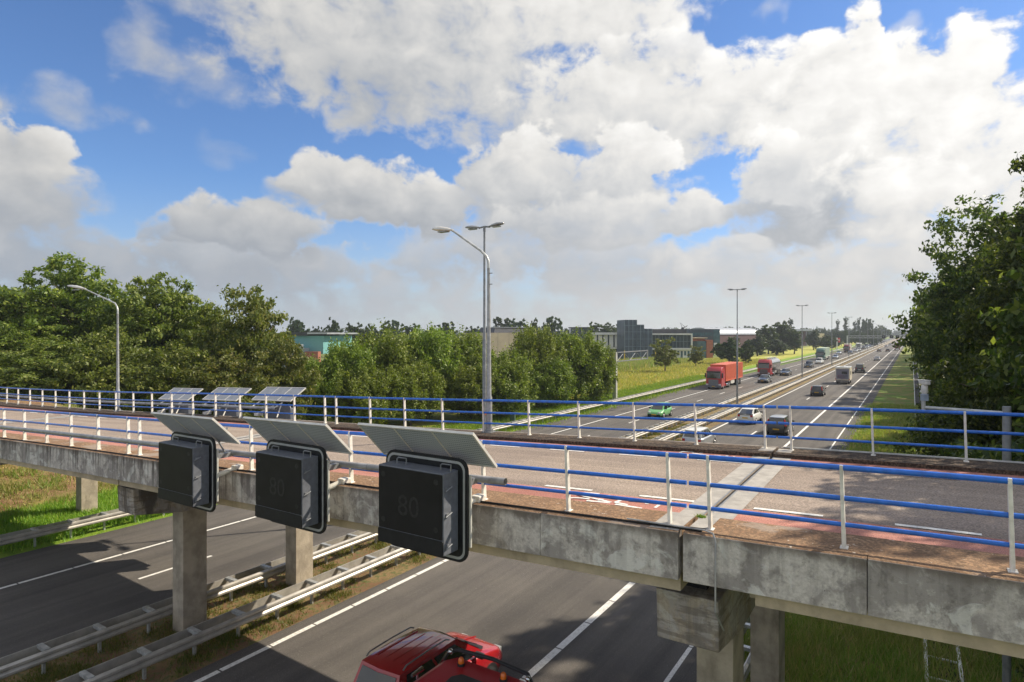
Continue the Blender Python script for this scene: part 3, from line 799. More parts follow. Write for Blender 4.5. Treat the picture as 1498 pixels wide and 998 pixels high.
for i, (xa, lab) in enumerate(((-30.8, 'small solar panel behind the far railing, leftmost of three'), (-27.05, 'small solar panel behind the far railing, middle of three'), (-23.4, 'small solar panel behind the far railing, nearest the hedge'))):
    zo = 5.77 + .20 * i
    r = solar_panel((xa, 15.95, zo), Vector((1, 0, .035)).normalized(), Vector((0, .68, .43)).normalized(), 2.55, .90, 3, lab, 'solar panels over the far signs', False)
    m = MB(); m.tube([(1.9, .1, -.02), (1.8, -.3, -.25)], .03, 8); m.tube([(.5, .1, -.02), (.45, -.3, -.25)], .03, 8); m.tube([(1.9, .1, 0), (2.1, -.3, -.55)], .025, 8); m.build('bracket', M_WHITE, r)
    # the sign it feeds, facing the other carriageway
    s2 = empty('matrix_sign', (xa + 1.5, 16.1, zo - 1.5), 0, ['dark sign cabinet seen from behind under the leftmost far panel', 'dark sign cabinet seen from behind under the middle far panel', 'dark sign cabinet seen from behind under the far panel nearest the hedge'][i], 'matrix sign', 'signs on the far side of the bridge')
    m = MB(); m.box(-.66, .66, .08, .42, 0, 1.24); m.build('cabinet', M_GREYBOX, s2, bevel=.01)
    m = MB(); m.prism(rrect(-.86, .86, -.2, 1.42, .19), 1, .0, .04); m.build('backboard', M_GREYBOX, s2)
    m = MB(); m.tube([(-.2, 0, 1.3), (-.25, -.7, 1.05)], .05, 10); m.box(-.45, -.2, -.75, -.5, .98, 1.08); m.build('strut', M_WHITE, s2)
# ------------------------------------------------------------------ street lamps
def lamp_head(m, base, d, L, w, tilt):
    """cobra head: base point, horizontal direction d (2D), length, width, rise"""
    d = Vector((d[0], d[1], 0)).normalized(); n = Vector((-d.y, d.x, 0)); rings = []
    ax = (d + Vector((0, 0, tilt))).normalized(); up = ax.cross(n) * -1
    if up.z < 0: up = -up
    for t, ww, hh in ((0, .28, .32), (.12, .42, .45), (.3, .8, .8), (.55, 1., 1.), (.8, .9, .8), (.95, .6, .5), (1., .3, .25)):
        c = Vector(base) + ax * (L * t); rings.append([c + n * (w/2*ww*cos(a)) + up * (w*.34*hh*sin(a) * (1 if sin(a) > 0 else .55)) for a in [2*pi*k/10 for k in range(10)]])
    m.loft(rings)
M_LAMP = simple('lamp head grey', (.36, .37, .38), .35, metal=.4, var=.1)
M_LAMPW = simple('lamp head pale', (.66, .64, .60), .35, metal=.1, var=.1)
M_LENS = simple('lamp glass', (.30, .30, .28), .15, var=.05)
M_POLE = simple('mid grey lamp pole', (.34, .35, .355), .5, metal=.4, var=.2)
def pole_lamp(x, y, z0, ztop, xh, zh, label):
    root = empty('street_lamp', (x, y, z0), 0, label, 'street lamp', 'single-arm lamps along the far edge of the bridge')
    H = ztop - z0
    m = MB(); m.tube([(0, 0, 0), (0, 0, 1.05), (0, 0, 1.12), (-.02, 0, H * .99)], [.092, .092, .068, .045], 14); m.build('pole', M_POLE, root, smooth=True)
    m = MB(); m.box(-.17, .17, -.17, .17, -.02, .03); m.tube([(0, 0, .0), (0, 0, .1)], .13, 12); m.build('base_plate', M_GALV_D, root)
    dx = xh - x
    m = MB(); m.tube([(-.02, 0, H*.985), (-.03, 0, H + .18), (-.10, 0, H + .32), (-.3, 0, H + .5), (dx * .68, 0, (zh - z0) - .10), (dx*.74, 0, (zh - z0) - .03)], [.042, .042, .04, .038, .032, .032], 10); m.build('arm', M_GALV, root, smooth=True)
    m = MB(); lamp_head(m, (dx * .70, 0, zh - z0 - .05), (dx, 0), abs(dx) * .42, .30, .12); hd = m.build('lamp_head', M_LAMPW, root, smooth=60)
    m = MB(); m.box(dx * .98 , dx * .80, -.09, .09, zh - z0 - .085, zh - z0 - .05); m.build('lens', M_LENS, hd)
    for k in (.0, .33): 
        m = MB(); m.tube([(.03, 0, H - .2 - k), (.12, 0, H - .2 - k)], .015, 6); m.build('bolt', M_GALV_D, root)
    return root
pole_lamp(-10.74, 15.34, zt(-10.74), 11.0, -12.72, 12.28, 'tall lamp on the far bridge edge with one arm bent left, beside the twin lamp')
l2 = pole_lamp(-33.6, 15.4, zt(-33.6), 10.0, -38.6, 11.4, 'distant lamp on the far bridge edge in front of the tall left trees')
def twin_lamp(y, label):
    H = 14.28
    root = empty('motorway_lamp', (-18.0, y, 0), 0, label, 'street lamp', 'twin-headed lamps down the median')
    m = MB(); m.tube([(0, 0, 0), (0, 0, 8.6), (0, 0, 8.7), (0, 0, H)], [.11, .10, .068, .05], 14); m.build('pole', M_GALV_D, root, smooth=True)
    m = MB(); m.tube([(-.34, 0, H + .0), (0, 0, H + .05), (.34, 0, H + .0)], .045, 8); m.tube([(0,0,H-.2),(0,0,H+.03)], .07, 10); m.build('crossarm', M_GALV_D, root, smooth=True)
    for s_ in (-1, 1):
        m = MB(); lamp_head(m, (.26 * s_, 0, H + .02), (s_, 0), .92, .34, .09); hd = m.build('lamp_head', M_LAMP, root, smooth=60)
        m = MB(); m.box(*sorted((.5 * s_, .95 * s_)), -.1, .1, H - .045, H + .0); m.build('lens', M_LENS, hd)
    m = MB(); m.box(.10, .125, -.10, .10, 3.3, 3.4); m.box(.10, .125, -.10, .10, 4.9, 5.0); m.build('orange_band', paint('orange tape', (.75, .20, .05)), root)
    return root
tw = twin_lamp(25.3, 'twin-headed grey lamp rising beside the bridge lamp, nearest of the median row')
names = ['second', 'third', 'fourth', 'fifth', 'sixth', 'seventh', 'eighth', 'ninth', 'tenth', 'eleventh', 'twelfth']
for k in range(1, 12):
    c = copy_tree(tw); c.location = (-18.0, 25.3 + 53.45 * k, 0)
    c['label'] = ('twin-headed lamp on the median, %s in the row from the bridge' % names[k-1])

# ------------------------------------------------------------------ sign portals over the motorway
pt = empty('sign_portal', (-33.5, 77.3, 0), 0, 'grey steel post carrying a swung-back truss arm beside the left hedge', 'sign portal')
m = MB(); m.box(-.26, .26, -.25, .25, 0, 6.4); m.build('post', simple('pale grey steel', (.50, .50, .47), .5, metal=.2), pt, bevel=.03)
m = MB()
L = 11.5
for z in (5.15, 6.35): m.box(.1, .35, .2, L, z - .06, z + .06)
m.box(.12, .30, L - .12, L + .12, 5.0, 6.45)
for k in range(5):
    a, b = .3 + k * (L - .3) / 5, .3 + (k + 1) * (L - .3) / 5
    m.tube([(.22, a, 6.3 if k % 2 else 5.2), (.22, b, 5.2 if k % 2 else 6.3)], .03, 6); m.tube([(.22, b, 5.2), (.22, b, 6.3)], .028, 6)
m.build('truss_arm', M_GALV_D, pt)
gan = empty('sign_gantry', (-33.5, 433, 0), 0, 'distant lattice gantry across all lanes with three black lane signs', 'gantry')
m = MB(); m.box(-.3, .3, -.3, .3, 0, 7.3); m.build('leg', M_GALV, gan)
m = MB(); m.box(33.2, 33.8, -.3, .3, 0, 7.3); m.build('leg', M_GALV, gan)
m = MB()
for z in (5.9, 7.2): m.box(-.3, 33.8, -.12, .12, z - .12, z + .12)
for k in range(24): 
    a = k * 1.4; m.tube([(a, 0, 5.9 if k % 2 else 7.2), (a + 1.4, 0, 7.2 if k % 2 else 5.9)], .06, 5)
m.build('truss_beam', M_GALV, gan)
for cx in (-14.2, -10.2, -7.2):
    m = MB(); m.prism(rrect(cx + 33.5 - .95, cx + 33.5 + .95, 5.7, 7.5, .2), 1, -.6, -.3); s_ = m.build('lane_sign', M_BLACKBOX, gan)
    m = MB(); m.box(cx + 33.5 - .12, cx + 33.5 + .12, -.62, -.601, 6.5, 6.72); m.build('lamp_dot', paint('sign lamp', (.6, .6, .55)), s_)

# ------------------------------------------------------------------ CCTV mast right of the road
cc_ = empty('camera_mast', (1.86, 18.4, 0), 0, 'grey mast with long side arm holding a white roadside camera near the right trees', 'camera mast')
m = MB(); m.tube([(0, 0, -.2), (0, 0, 7.28)], .085, 14); m.build('mast', M_GALV_D, cc_, smooth=True)
m = MB(); m.tube([(-.03, 0, 7.12), (-1.62, -.1, 7.16)], .045, 10); m.tube([(-1.62, -.1, 7.1), (-1.62, -.1, 7.33)], .05, 10); m.build('side_arm', M_GALV, cc_, smooth=True)
cm = empty('cctv_camera', (.26, 18.3, 7.33), RAD(215), 'white weatherproof camera standing on the end of the mast arm', 'camera')
m = MB(); m.box(-.08, .08, -.06, .06, .0, .16); m.tube([(0, 0, .16), (0, 0, .20)], .10, 12); m.build('mount', paint('bracket blue grey', (.30, .36, .46)), cm)
m = MB(); m.tube([(0, 0, .20), (0, 0, .26), (0, 0, .42), (0, 0, .48)], [.06, .09, .085, .05], 14); m.build('pan_base', M_LAMPW, cm, smooth=True)
m = MB(); m.box(-.075, .075, -.16, .16, .46, .58); m.build('housing', M_LAMPW, cm, bevel=.03)
m = MB(); m.box(-.085, .085, -.21, .17, .583, .60); m.build('sunshield', M_LAMPW, cm, bevel=.01)
m = MB(); m.tube([(0, -.17, .53), (0, -.155, .53)], .055, 12); m.build('lens', M_DARK, cm)

cm.scale = (.85, .85, .85)
# ------------------------------------------------------------------ gutter with pale edges on the right verge
gt = empty('drain_gutter', (.7, 15, 0), 0, 'narrow dark drain gutter with pale edging and cross bars on the right verge', 'gutter')
m = MB(); m.box(-.42, -.34, 0, 210, .0, .14); m.build('edging', simple('pale edging', (.72, .72, .68), .8, var=.2, vscale=4), gt)
m = MB(); m.box(.34, .42, 0, 210, .0, .14); m.build('edging', bpy.data.materials['pale edging'], gt)
m = MB(); m.quad((-.34, 0, .035), (.34, 0, .035), (.34, 210, .035), (-.34, 210, .035)); m.build('gutter_bed', simple('gutter mud', (.035, .033, .028), .8, var=.4, vscale=3), gt)
for k in range(60):
    m = MB(); y = .5 + 1.25 * k; m.box(-.34, .34, y, y + .06, .08, .12); m.build('cross_bar', bpy.data.materials['pale edging'], gt)
# small hectometre posts on the left verge
for (u, v, F, h, lab) in ((760 - 10, 618, 62, 1.0, 'short dark marker post in bright grass left of the guard rail near the hedge'), (1047, 544, 148, 1.0, 'small dark marker post in green grass beside the red tanker truck')):
    p_ = ground(u, v)
    r = empty('marker_post', (min(p_.x, -33.0), p_.y, 0), 0, lab, 'marker post')
    m = MB(); m.box(-.28, .28, -.12, .12, 0, .95); m.build('cabinet', simple('marker green', (.06, .10, .07), .6), r, bevel=.03)
    m = MB(); m.box(-.31, .31, -.15, .15, .95, 1.0); m.build('lid', M_DARK, r)
# ------------------------------------------------------------------ trees
def leaf_mesh(name, cen, nrm, size, rng, mat, aspect=.55):
    """one rhombic leaf (a quad) per centre"""
    n = len(cen)
    t = rng.normal(size=(n, 3)); t -= nrm * (t * nrm).sum(1, keepdims=True); t /= np.linalg.norm(t, axis=1, keepdims=True) + 1e-9
    b = np.cross(nrm, t)
    s = size if np.ndim(size) else np.full(n, size)
    s = (s * rng.uniform(.7, 1.3, n))[:, None]
    v = np.empty((n, 4, 3)); v[:, 0] = cen - t * s; v[:, 1] = cen - b * s * aspect + t * s * .1; v[:, 2] = cen + t * s; v[:, 3] = cen + b * s * aspect + t * s * .1
    me = bpy.data.meshes.new(name)
    me.vertices.add(n * 4); me.vertices.foreach_set('co', v.reshape(-1))
    me.loops.add(n * 4); me.loops.foreach_set('vertex_index', np.arange(n * 4, dtype=np.int32))
    me.polygons.add(n); me.polygons.foreach_set('loop_start', np.arange(0, n * 4, 4, dtype=np.int32)); me.polygons.foreach_set('loop_total', np.full(n, 4, dtype=np.int32))
    me.materials.append(mat); me.update(calc_edges=True)
    return me
def unit(rng, n):
    d = rng.normal(size=(n, 3)); return d / np.linalg.norm(d, axis=1, keepdims=True)
def crown_points(rng, R, H, n_lobes, n_leaf, kind):
    """leaf centres for a crown of radius R and height H with its base at z=0"""
    lobes = []
    c0 = np.array([0, 0, H * .5])
    for i in range(n_lobes):
        for _ in range(30):
            if kind == 'round':
                d = unit(rng, 1)[0]; r = rng.uniform(.35, .80)
                c = c0 + d * r * np.array([R, R, H * .5])
                lr = rng.uniform(.24, .40) * min(R, H * .5) * 1.05 * min(1.15, sqrt(34 / n_lobes) * 1.18)
            elif kind == 'poplar':
                z = rng.uniform(.05, .95); rr = R * (1 - abs(z - .4) ** 1.3) * rng.uniform(0, .5); a = rng.uniform(0, 2*pi)
                c = np.array([rr*cos(a), rr*sin(a), z * H]); lr = R * rng.uniform(.3, .55)
            elif kind == 'bush':
                d = unit(rng, 1)[0]; r = rng.uniform(.35, .85); c = np.array([0, 0, H * .45]) + d * r * np.array([R, R, H * .50])
                lr = rng.uniform(.26, .42) * min(R, H * .5) * .80
            elif kind == 'willow':
                z = rng.uniform(.02, .86) ; rr = R * rng.uniform(.1, .75) * (1 - .35 * z); a = rng.uniform(0, 2*pi)
                c = np.array([rr*cos(a), rr*sin(a), z * H]); lr = R * rng.uniform(.22, .36)
            elif kind == 'cone':
                z = rng.uniform(.0, .95) ** 1.2; rr = R * (1 - z) * rng.uniform(.3, .85); a = rng.uniform(0, 2*pi)
                c = np.array([rr*cos(a), rr*sin(a), z * H]); lr = R * rng.uniform(.16, .32) * (1.15 - .6 * z)
            if all(np.linalg.norm((c - l[0])) > .5 * (lr + l[1]) * .8 for l in lobes): break
        lobes.append((c, lr))
    w = np.array([l[1] ** 2 for l in lobes]); w /= w.sum()
    cen = []; nrm = []; siz = []
    for (c, lr), wi in zip(lobes, w):
        n = int(n_leaf * wi); k = max(4, n // 42)
        # twig ends spread over the lobe, each carrying a tuft
        d = unit(rng, k); rr = lr * rng.uniform(.45, 1.12, k) ** .7
        tw = c + d * rr[:, None] * np.array([1.05, 1.05, 1.0])
        if kind in ('willow', 'bush'):
            tw[:, 2] += np.abs(rng.normal(size=k)) * lr * .35
        idx = rng.integers(0, k, n)
        tr = (lr * .16 + .12) * .85
        off = rng.normal(size=(n, 3)) * tr * np.array([1, 1, .6 if kind not in ('willow', 'bush') else 1.7]) * .75
        p = tw[idx] + off
        nn = d[idx] * .75 + unit(rng, n) * 1.0 + np.array([0, 0, .22]); nn /= np.linalg.norm(nn, axis=1, keepdims=True)
        cen.append(p); nrm.append(nn)
    return np.concatenate(cen), np.concatenate(nrm), lobes
def make_tree(kind, R, H, trunk_h, n_lobes, n_leaf, leaf, mat, seed, trunk_r=.22, base=None, limbs=True, bare=0):
    """returns (crown mesh, trunk mesh); base at z=0"""
    rng = np.random.default_rng(seed)
    cen, nrm, lobes = crown_points(rng, R, H - trunk_h * .6, n_lobes, n_leaf, kind)
    cen[:, 2] += trunk_h * .6
    cen[:, 2] = np.maximum(cen[:, 2], rng.uniform(.05, .5, len(cen)))
    cm = leaf_mesh('crown', cen, nrm, leaf, rng, mat, .5 if kind != 'willow' else .3)
    m = MB()
    bend = rng.normal(size=2) * .25
    top = Vector((bend[0], bend[1], trunk_h * .6 + (H - trunk_h * .6) * .55))
    P = lambda t: Vector((bend[0] * t, bend[1] * t, top.z * t))
    m.tube([(0, 0, -.8), (0, 0, .15), P(.35), P(.7), P(1)], [trunk_r * 1.35, trunk_r * 1.1, trunk_r * .85, trunk_r * .5, trunk_r * .18], 8)
    if limbs:
        for (c, lr) in lobes[:26]:
            e = Vector(c) + Vector((0, 0, trunk_h * .6)); t = max(.22, min(.9, (e.z / top.z) * .62)); s = P(t)
            mid = s.lerp(e, .5) + Vector((0, 0, (e - s).length * .10))
            r0 = trunk_r * (1 - t) * .6 + .03
            m.tube([s, mid, s.lerp(e, .97)], [r0, r0 * .6, .018], 5)
    me = bpy.data.meshes.new('trunk'); me.from_pydata(m.v, [], m.f); me.materials.append(M_BARK); me.update()
    me.polygons.foreach_set('use_smooth', [True] * len(me.polygons))
    return cm, me
def place_tree(meshes, x, y, z, rz, sc, label, cat='tree', group=None, name='broadleaf_tree'):
    root = empty(name, (x, y, z), rz, label, cat, group)
    root.scale = sc if hasattr(sc, '__len__') else (sc, sc, sc)
    for me, nm in zip(meshes, ('crown', 'trunk')):
        o = bpy.data.objects.new(nm, me); COL.objects.link(o); o.parent = root
    return root
OAKS = [make_tree('round', 5.2, 13, 3.0, 72, 42000, .16, M_LEAF_OAK, 11 + k, .3) for k in range(3)]
OLIVE = make_tree('round', 3.6, 9.5, 1.6, 26, 20000, .14, M_LEAF_OLIVE, 21, .18)
OAK_L = make_tree('round', 4.2, 9.0, 1.0, 28, 22000, .15, mat_leaf('bright oak leaf', (.10, .135, .022), (.13, .165, .028), (.19, .20, .05)), 25, .2)
WIL = [make_tree('bush', 4.9, 10.5, .4, 64, 34000, .165, M_LEAF_WILLOW, 31 + k, .2) for k in range(3)]
def T_px(meshes, u, v, F, wpx, label, baseH, baseR, grp=None, name='broadleaf_tree', rz=None, zbase=None, cat='tree'):
    p = at(u, CYP, F); top = hgt(v, F)
    gz = gh(p.x, p.y) if zbase is None else zbase
    H = top - gz; R = wpx * F / FPX / 2
    return place_tree(meshes, p.x, p.y, gz, random.uniform(0, 6.28) if rz is None else rz, (R / baseR, R / baseR, H / baseH), label, cat, grp, name)
G1_ = 'tall trees left of the bridge'
T_px(OAKS[0], 118, 370, 62, 205, 'tallest broad oak-like tree behind the distant bridge lamp', 13, 5.4, G1_)
T_px(OAKS[1], 8, 418, 60, 170, 'broad green tree cut by the left edge of the photo', 13, 5.4, G1_)
T_px(OAKS[2], 236, 392, 60, 175, 'second tallest dark green tree, right of the distant bridge lamp', 13, 5.4, G1_)
T_px(OAKS[0], 318, 440, 58, 120, 'dark tree in the dip between the tall tree and the olive one', 13, 5.4, G1_, rz=2.)
T_px(OLIVE, 365, 408, 54, 125, 'thin-topped olive tree with light showing through its crown', 9.5, 3.7, G1_)
T_px(OLIVE, 420, 488, 52, 90, 'low olive-yellow tree where the left wood meets the hedge', 9.5, 3.7, G1_, rz=1.)
T_px(OAK_L, 70, 492, 50, 170, 'low bright green bush below the tallest tree, far left', 9, 4.3, 'lower bushes behind the far railing', 'bushy_tree', cat='bush')
T_px(OAK_L, 165, 478, 50, 150, 'low bright green bush right behind the distant bridge lamp', 9, 4.3, 'lower bushes behind the far railing', 'bushy_tree', rz=1.3, cat='bush')
T_px(OAK_L, 255, 500, 49, 150, 'low bright bush behind the leftmost small solar panel', 9, 4.3, 'lower bushes behind the far railing', 'bushy_tree', rz=4., cat='bush')
T_px(OLIVE, 345, 505, 48, 130, 'low olive bush behind the middle small solar panel', 9.5, 3.7, 'lower bushes behind the far railing', 'bushy_tree', rz=3., cat='bush')
T_px(OAK_L, -20, 510, 50, 140, 'low bush at the very left edge behind the railing', 9, 4.3, 'lower bushes behind the far railing', 'bushy_tree', rz=5., cat='bush')
T_px(OAKS[1], 30, 470, 56, 130, 'dark tree filling the gap under the leftmost crowns', 13, 5.4, G1_, rz=2.6)
G2_ = 'willow hedge along the left verge'
hz = [(455, 520, 56, 90, 'willow bush beside the low olive tree at the left end of the hedge'), (512, 488, 58, 84, 'willow bush just right of the teal building'), (562, 474, 62, 100, 'tall willow with upright shoots left of the hedge centre'),
      (622, 474, 65, 100, 'tall willow in the middle of the hedge'), (675, 476, 68, 90, 'willow directly behind the twin lamp poles'), (738, 508, 66, 90, 'low willow right of the twin lamp poles'),
      (785, 472, 76, 76, 'tallest willow, with a thin shoot above the beige building'), (842, 478, 80, 92, 'rounded willow near the right end of the hedge'), (872, 500, 82, 56, 'last willow of the hedge beside the grey portal post'),
      (800, 520, 74, 76, 'low brownish willow in front of the tallest one'), (600, 520, 60, 90, 'low willow in front at the hedge centre'), (530, 530, 56, 90, 'low dark willow in front near the left end of the hedge'), (690, 530, 64, 80, 'low willow in front beside the lamp poles')]
for i, (u, v, F, w, lab) in enumerate(hz):
    T_px(WIL[i % 3], u, v + 2, F, w * 1.10, lab, 10.8, 4.6, G2_, 'willow_bush', rz=i * 1.1, cat='willow')
# ------------------------------------------------------------------ big trees along the right verge
RT = [make_tree('cone', 6.6, 17.5, 1.2, 76, 95000, .135, M_LEAF_R, 41, .32), make_tree('round', 6.0, 16, 1.5, 46, 46000, .16, M_LEAF_R, 42, .32), make_tree('cone', 6.2, 16.5, 1.0, 52, 40000, .17, M_LEAF_R, 43, .3)]
RT.append(make_tree('round', 6.8, 25, 4, 60, 52000, .20, M_LEAF_R, 44, .4))
G3_ = 'tall trees along the right verge'
rt = [(3, 12.2, 37.0, (1., 1., 1.16), 1.0, 'giant dark tree mostly beyond the right edge, casting shade on the road'),
      (0, 6.9, 24.8, (.96, .96, 1.04), 0.4, 'nearest tall dark tree on the right, its leafy branches reaching over the gutter'),
      (2, 6.6, 34.0, (1.12, 1.12, 1.36), 2.4, 'tall dark tree just behind the nearest right one'),
      (1, 8.3, 20.3, (.85, .85, 1.18), 1.9, 'dark tree past the right end of the far railing beside the camera mast'),
      (0, 6.1, 45.0, (.98, .98, 1.16), 3.3, 'second dark tree back along the right verge'),
      (1, 6.0, 56.0, (1.05, 1.05, 1.2), 5.0, 'third dark tree back along the right verge'),
      (2, 6.0, 67.0, .98, 2.2, 'fourth dark tree back along the right verge'),
      (0, 6.2, 79.0, .90, .3, 'fifth dark tree back along the right verge'),
      (1, 6.0, 91.0, .98, 1.2, 'sixth dark tree back along the right verge')]
for k, x, y, s_, rz, lab in rt:
    place_tree(RT[k], x, y, gh(x, y), rz, s_, lab, 'tree', G3_, 'roadside_tree')
RF = [make_tree('round', 5.8, 15.5, 1.2, 26, 9000, .36, M_LEAF_R, 51 + k, .3, limbs=False) for k in range(2)]
for k in range(16):
    y = 104 + 13.5 * k + random.uniform(-2, 2)
    place_tree(RF[k % 2], 6.4 + random.uniform(-.6, .8) , y, 0, k * 1.7, (1.0, 1.0, random.uniform(1.15, 1.4)), 'tree in the receding dark row along the right verge', 'tree', 'receding trees of the right verge', 'roadside_tree')
UND = make_tree('round', 2.6, 3.6, .2, 20, 12000, .09, M_LEAF_R, 61, .06)
us = [(3.6, 21, .9), (5.2, 22.0, 1.2), (2.9, 25, .75), (7.6, 20.5, 1.2), (3.4, 30, 1.), (3.5, 38, 1.), (6.5, 24, 1.5), (3.6, 46, 1.1), (3.6, 55, 1.), (3.6, 66, 1.2), (3.9, 18.6, .7)]
ul = ['beside the mast foot', 'behind the mast foot', 'left of the mast beside the gutter', 'right of the mast', 'under the nearest tall tree', 'under the second tall tree', 'at the right edge of the photo', 'under the third tall tree', 'under the fourth tall tree', 'under the fifth tall tree', 'closest to the bridge deck']
for (x, y, s_), l_ in zip(us, ul):
    place_tree(UND, x, y, gh(x, y), x * y, s_, 'dark leafy undergrowth shrub ' + l_, 'shrub', 'undergrowth below the right trees', 'undergrowth_shrub')

# ------------------------------------------------------------------ middle and far distance
MID = make_tree('round', 3.2, 8.5, 1.6, 22, 7000, .20, M_LEAF_OLIVE, 71, .16)
MIDG = make_tree('round', 3.2, 7, .8, 24, 10000, .26, M_LEAF_DARK, 72, .2)
LOOSE = make_tree('round', 4.5, 15, 1.6, 44, 14000, .32, mat_leaf('grey-green leaf', (.045, .07, .03), (.07, .10, .035), (.10, .13, .05)), 73, .3)
POP = make_tree('poplar', 2.8, 18, 1.0, 26, 6000, .34, M_LEAF_DARK, 74, .3, limbs=False)
FAR = [make_tree('round', 5.5, 12, 1.0, 26, 5200, .50, M_LEAF_DARK, 81 + k, .3, limbs=False) for k in range(3)]
T_px(MID, 973, 490, 140, 42, 'olive-green roadside tree with bare trunk standing before the glass building', 8.5, 3.3, zbase=0)
T_px(MID, 1018, 503, 160, 24, 'small slim tree between the olive tree and the red truck', 8.5, 3.3, zbase=0, rz=2.)
T_px(MIDG, 1067, 496, 176, 44, 'dense dark round tree behind the red container truck', 7, 3.3, zbase=0)
T_px(MIDG, 1091, 503, 180, 26, 'smaller dark tree at the right side of the dense round tree', 7, 3.3, zbase=0, rz=2.2)
T_px(LOOSE, 1124, 470, 262, 34, 'pointed grey-green tree left in the group behind the tanker truck', 15, 4.6, zbase=0)
T_px(LOOSE, 1146, 464, 266, 34, 'tallest tree of the group behind the tanker truck', 15, 4.6, zbase=0, rz=2.)
T_px(LOOSE, 1162, 478, 262, 28, 'paler tree right in the group behind the tanker truck', 15, 4.6, zbase=0, rz=4.)
T_px(POP, 1157, 466, 420, 12, 'slim poplar rising behind the tree group', 18, 3, zbase=0)
T_px(MIDG, 1108, 492, 240, 36, 'dark low tree below the arched hall', 7, 3.3, zbase=0, rz=1.)
T_px(MIDG, 1136, 498, 250, 36, 'dark low tree at the foot of the tree group', 7, 3.3, zbase=0, rz=3.)
T_px(MIDG, 1190, 485, 330, 22, 'round dark tree beside the flat-roofed canopy', 7, 3.3, zbase=0, rz=1.)
T_px(MIDG, 1208, 492, 325, 30, 'bushy green tree left of the red sign post', 7, 3.3, zbase=0, rz=2.)
T_px(MIDG, 1222, 495, 360, 16, 'small dark bush behind the red sign post', 7, 3.3, zbase=0, rz=4.)
for i, (u, v, F, w, lab) in enumerate([(1225, 468, 520, 9, 'leftmost slim poplar of the distant row'), (1237, 464, 520, 11, 'second slim poplar of the distant row'), (1250, 470, 540, 9, 'third slim poplar of the distant row'), (1256, 466, 540, 8, 'fourth slim poplar of the distant row')]):
    T_px(POP, u, v, F, w, lab, 18, 3, 'distant poplars', 'poplar', zbase=0)
for i, (u, v, F, w, lab) in enumerate([(1264, 462, 500, 15, 'broad tall tree left in the pair ending the poplar row'), (1271, 465, 500, 14, 'broad tall tree right in the pair ending the poplar row'), (1289, 474, 600, 28, 'rounded distant tree left of the far gantry signs'), (1280, 480, 560, 20, 'low rounded distant tree between the poplars and the gantry')]):
    T_px(FAR[i % 3], u, v, F, w, lab, 12, 5.8, None, zbase=0)
G4_ = 'trees of the far tree line'
fl = [(438, 461, 260, 30), (430, 466, 265, 22), (465, 474, 280, 20), (490, 461, 240, 22), (478, 477, 270, 20), (520, 468, 230, 34), (540, 471, 235, 30), (570, 467, 260, 34), (602, 470, 270, 40), (630, 474, 270, 26), (655, 470, 260, 34), (690, 474, 280, 30), (712, 476, 260, 26), (738, 463, 300, 34), (755, 462, 290, 34), (782, 458, 200, 16), (812, 462, 290, 32), (800, 468, 300, 20), (868, 466, 300, 26), (886, 467, 300, 28), (900, 470, 305, 20)]
fw = ['over the teal building', 'left of the teal building roof', 'between the teal building and the cone-shaped tree', 'cone-like and dark right of the teal building', 'low, beside the cone-like tree', 'pale and rounded above the hedge', 'beside the pale rounded one', 'dark above the left hedge', 'dark and wide above the hedge centre', 'small above the hedge centre', 'above the willow in the middle', 'left of the twin lamp poles', 'right behind the twin lamp poles', 'wide, above the beige building', 'tall, above the beige building roof', 'thin-topped beside the tallest willow', 'dark and domed right of the tallest willow', 'low beside the domed one', 'left half of the clump above the white canopy', 'right half of the clump above the white canopy', 'small at the right end of that clump']
for i, ((u, v, F, w), l_) in enumerate(zip(fl, fw)):
    T_px(LOOSE if i in (18, 19, 20, 15) else FAR[i % 3], u, v, F, w, 'distant tree ' + l_, 15 if i in (18, 19, 20, 15) else 12, 4.6 if i in (18, 19, 20, 15) else 5.8, G4_, zbase=0)
rr = random.Random(5)
def row(u0, u1, v0, v1, F, w, n, label, grp):
    for k in range(n):
        t = k / max(1, n - 1)
        T_px(FAR[k % 3], u0 + (u1 - u0) * t + rr.uniform(-2, 2), v0 + (v1 - v0) * t + rr.uniform(-2, 2), F + rr.uniform(-15, 15), w * rr.uniform(.8, 1.2), label, 12, 5.8, grp, zbase=0)
row(1020, 1110, 480, 477, 620, 18, 9, 'tree of the low wooded skyline above the arched hall', 'skyline trees above the arched hall')
row(1165, 1250, 480, 481, 560, 16, 12, 'tree of the wooded skyline between the tree group and the poplars', 'skyline trees left of the poplars')
row(1225, 1285, 482, 484, 420, 14, 10, 'dark tree in the dense belt behind the distant portal', 'dense belt behind the distant traffic')
row(0, 420, 482, 482, 300, 44, 12, 'tree of the horizon hidden mostly by the left wood', 'horizon trees behind the left wood')
row(440, 900, 482, 482, 340, 40, 16, 'low tree of the horizon seen above the hedge', 'horizon trees behind the hedge')
row(905, 1020, 484, 483, 600, 22, 8, 'low tree on the skyline behind the stepped tower', 'skyline trees behind the tower')
row(1290, 1328, 482, 484, 1100, 10, 7, 'hazy tree at the vanishing point of the motorway', 'hazy trees at the vanishing point')
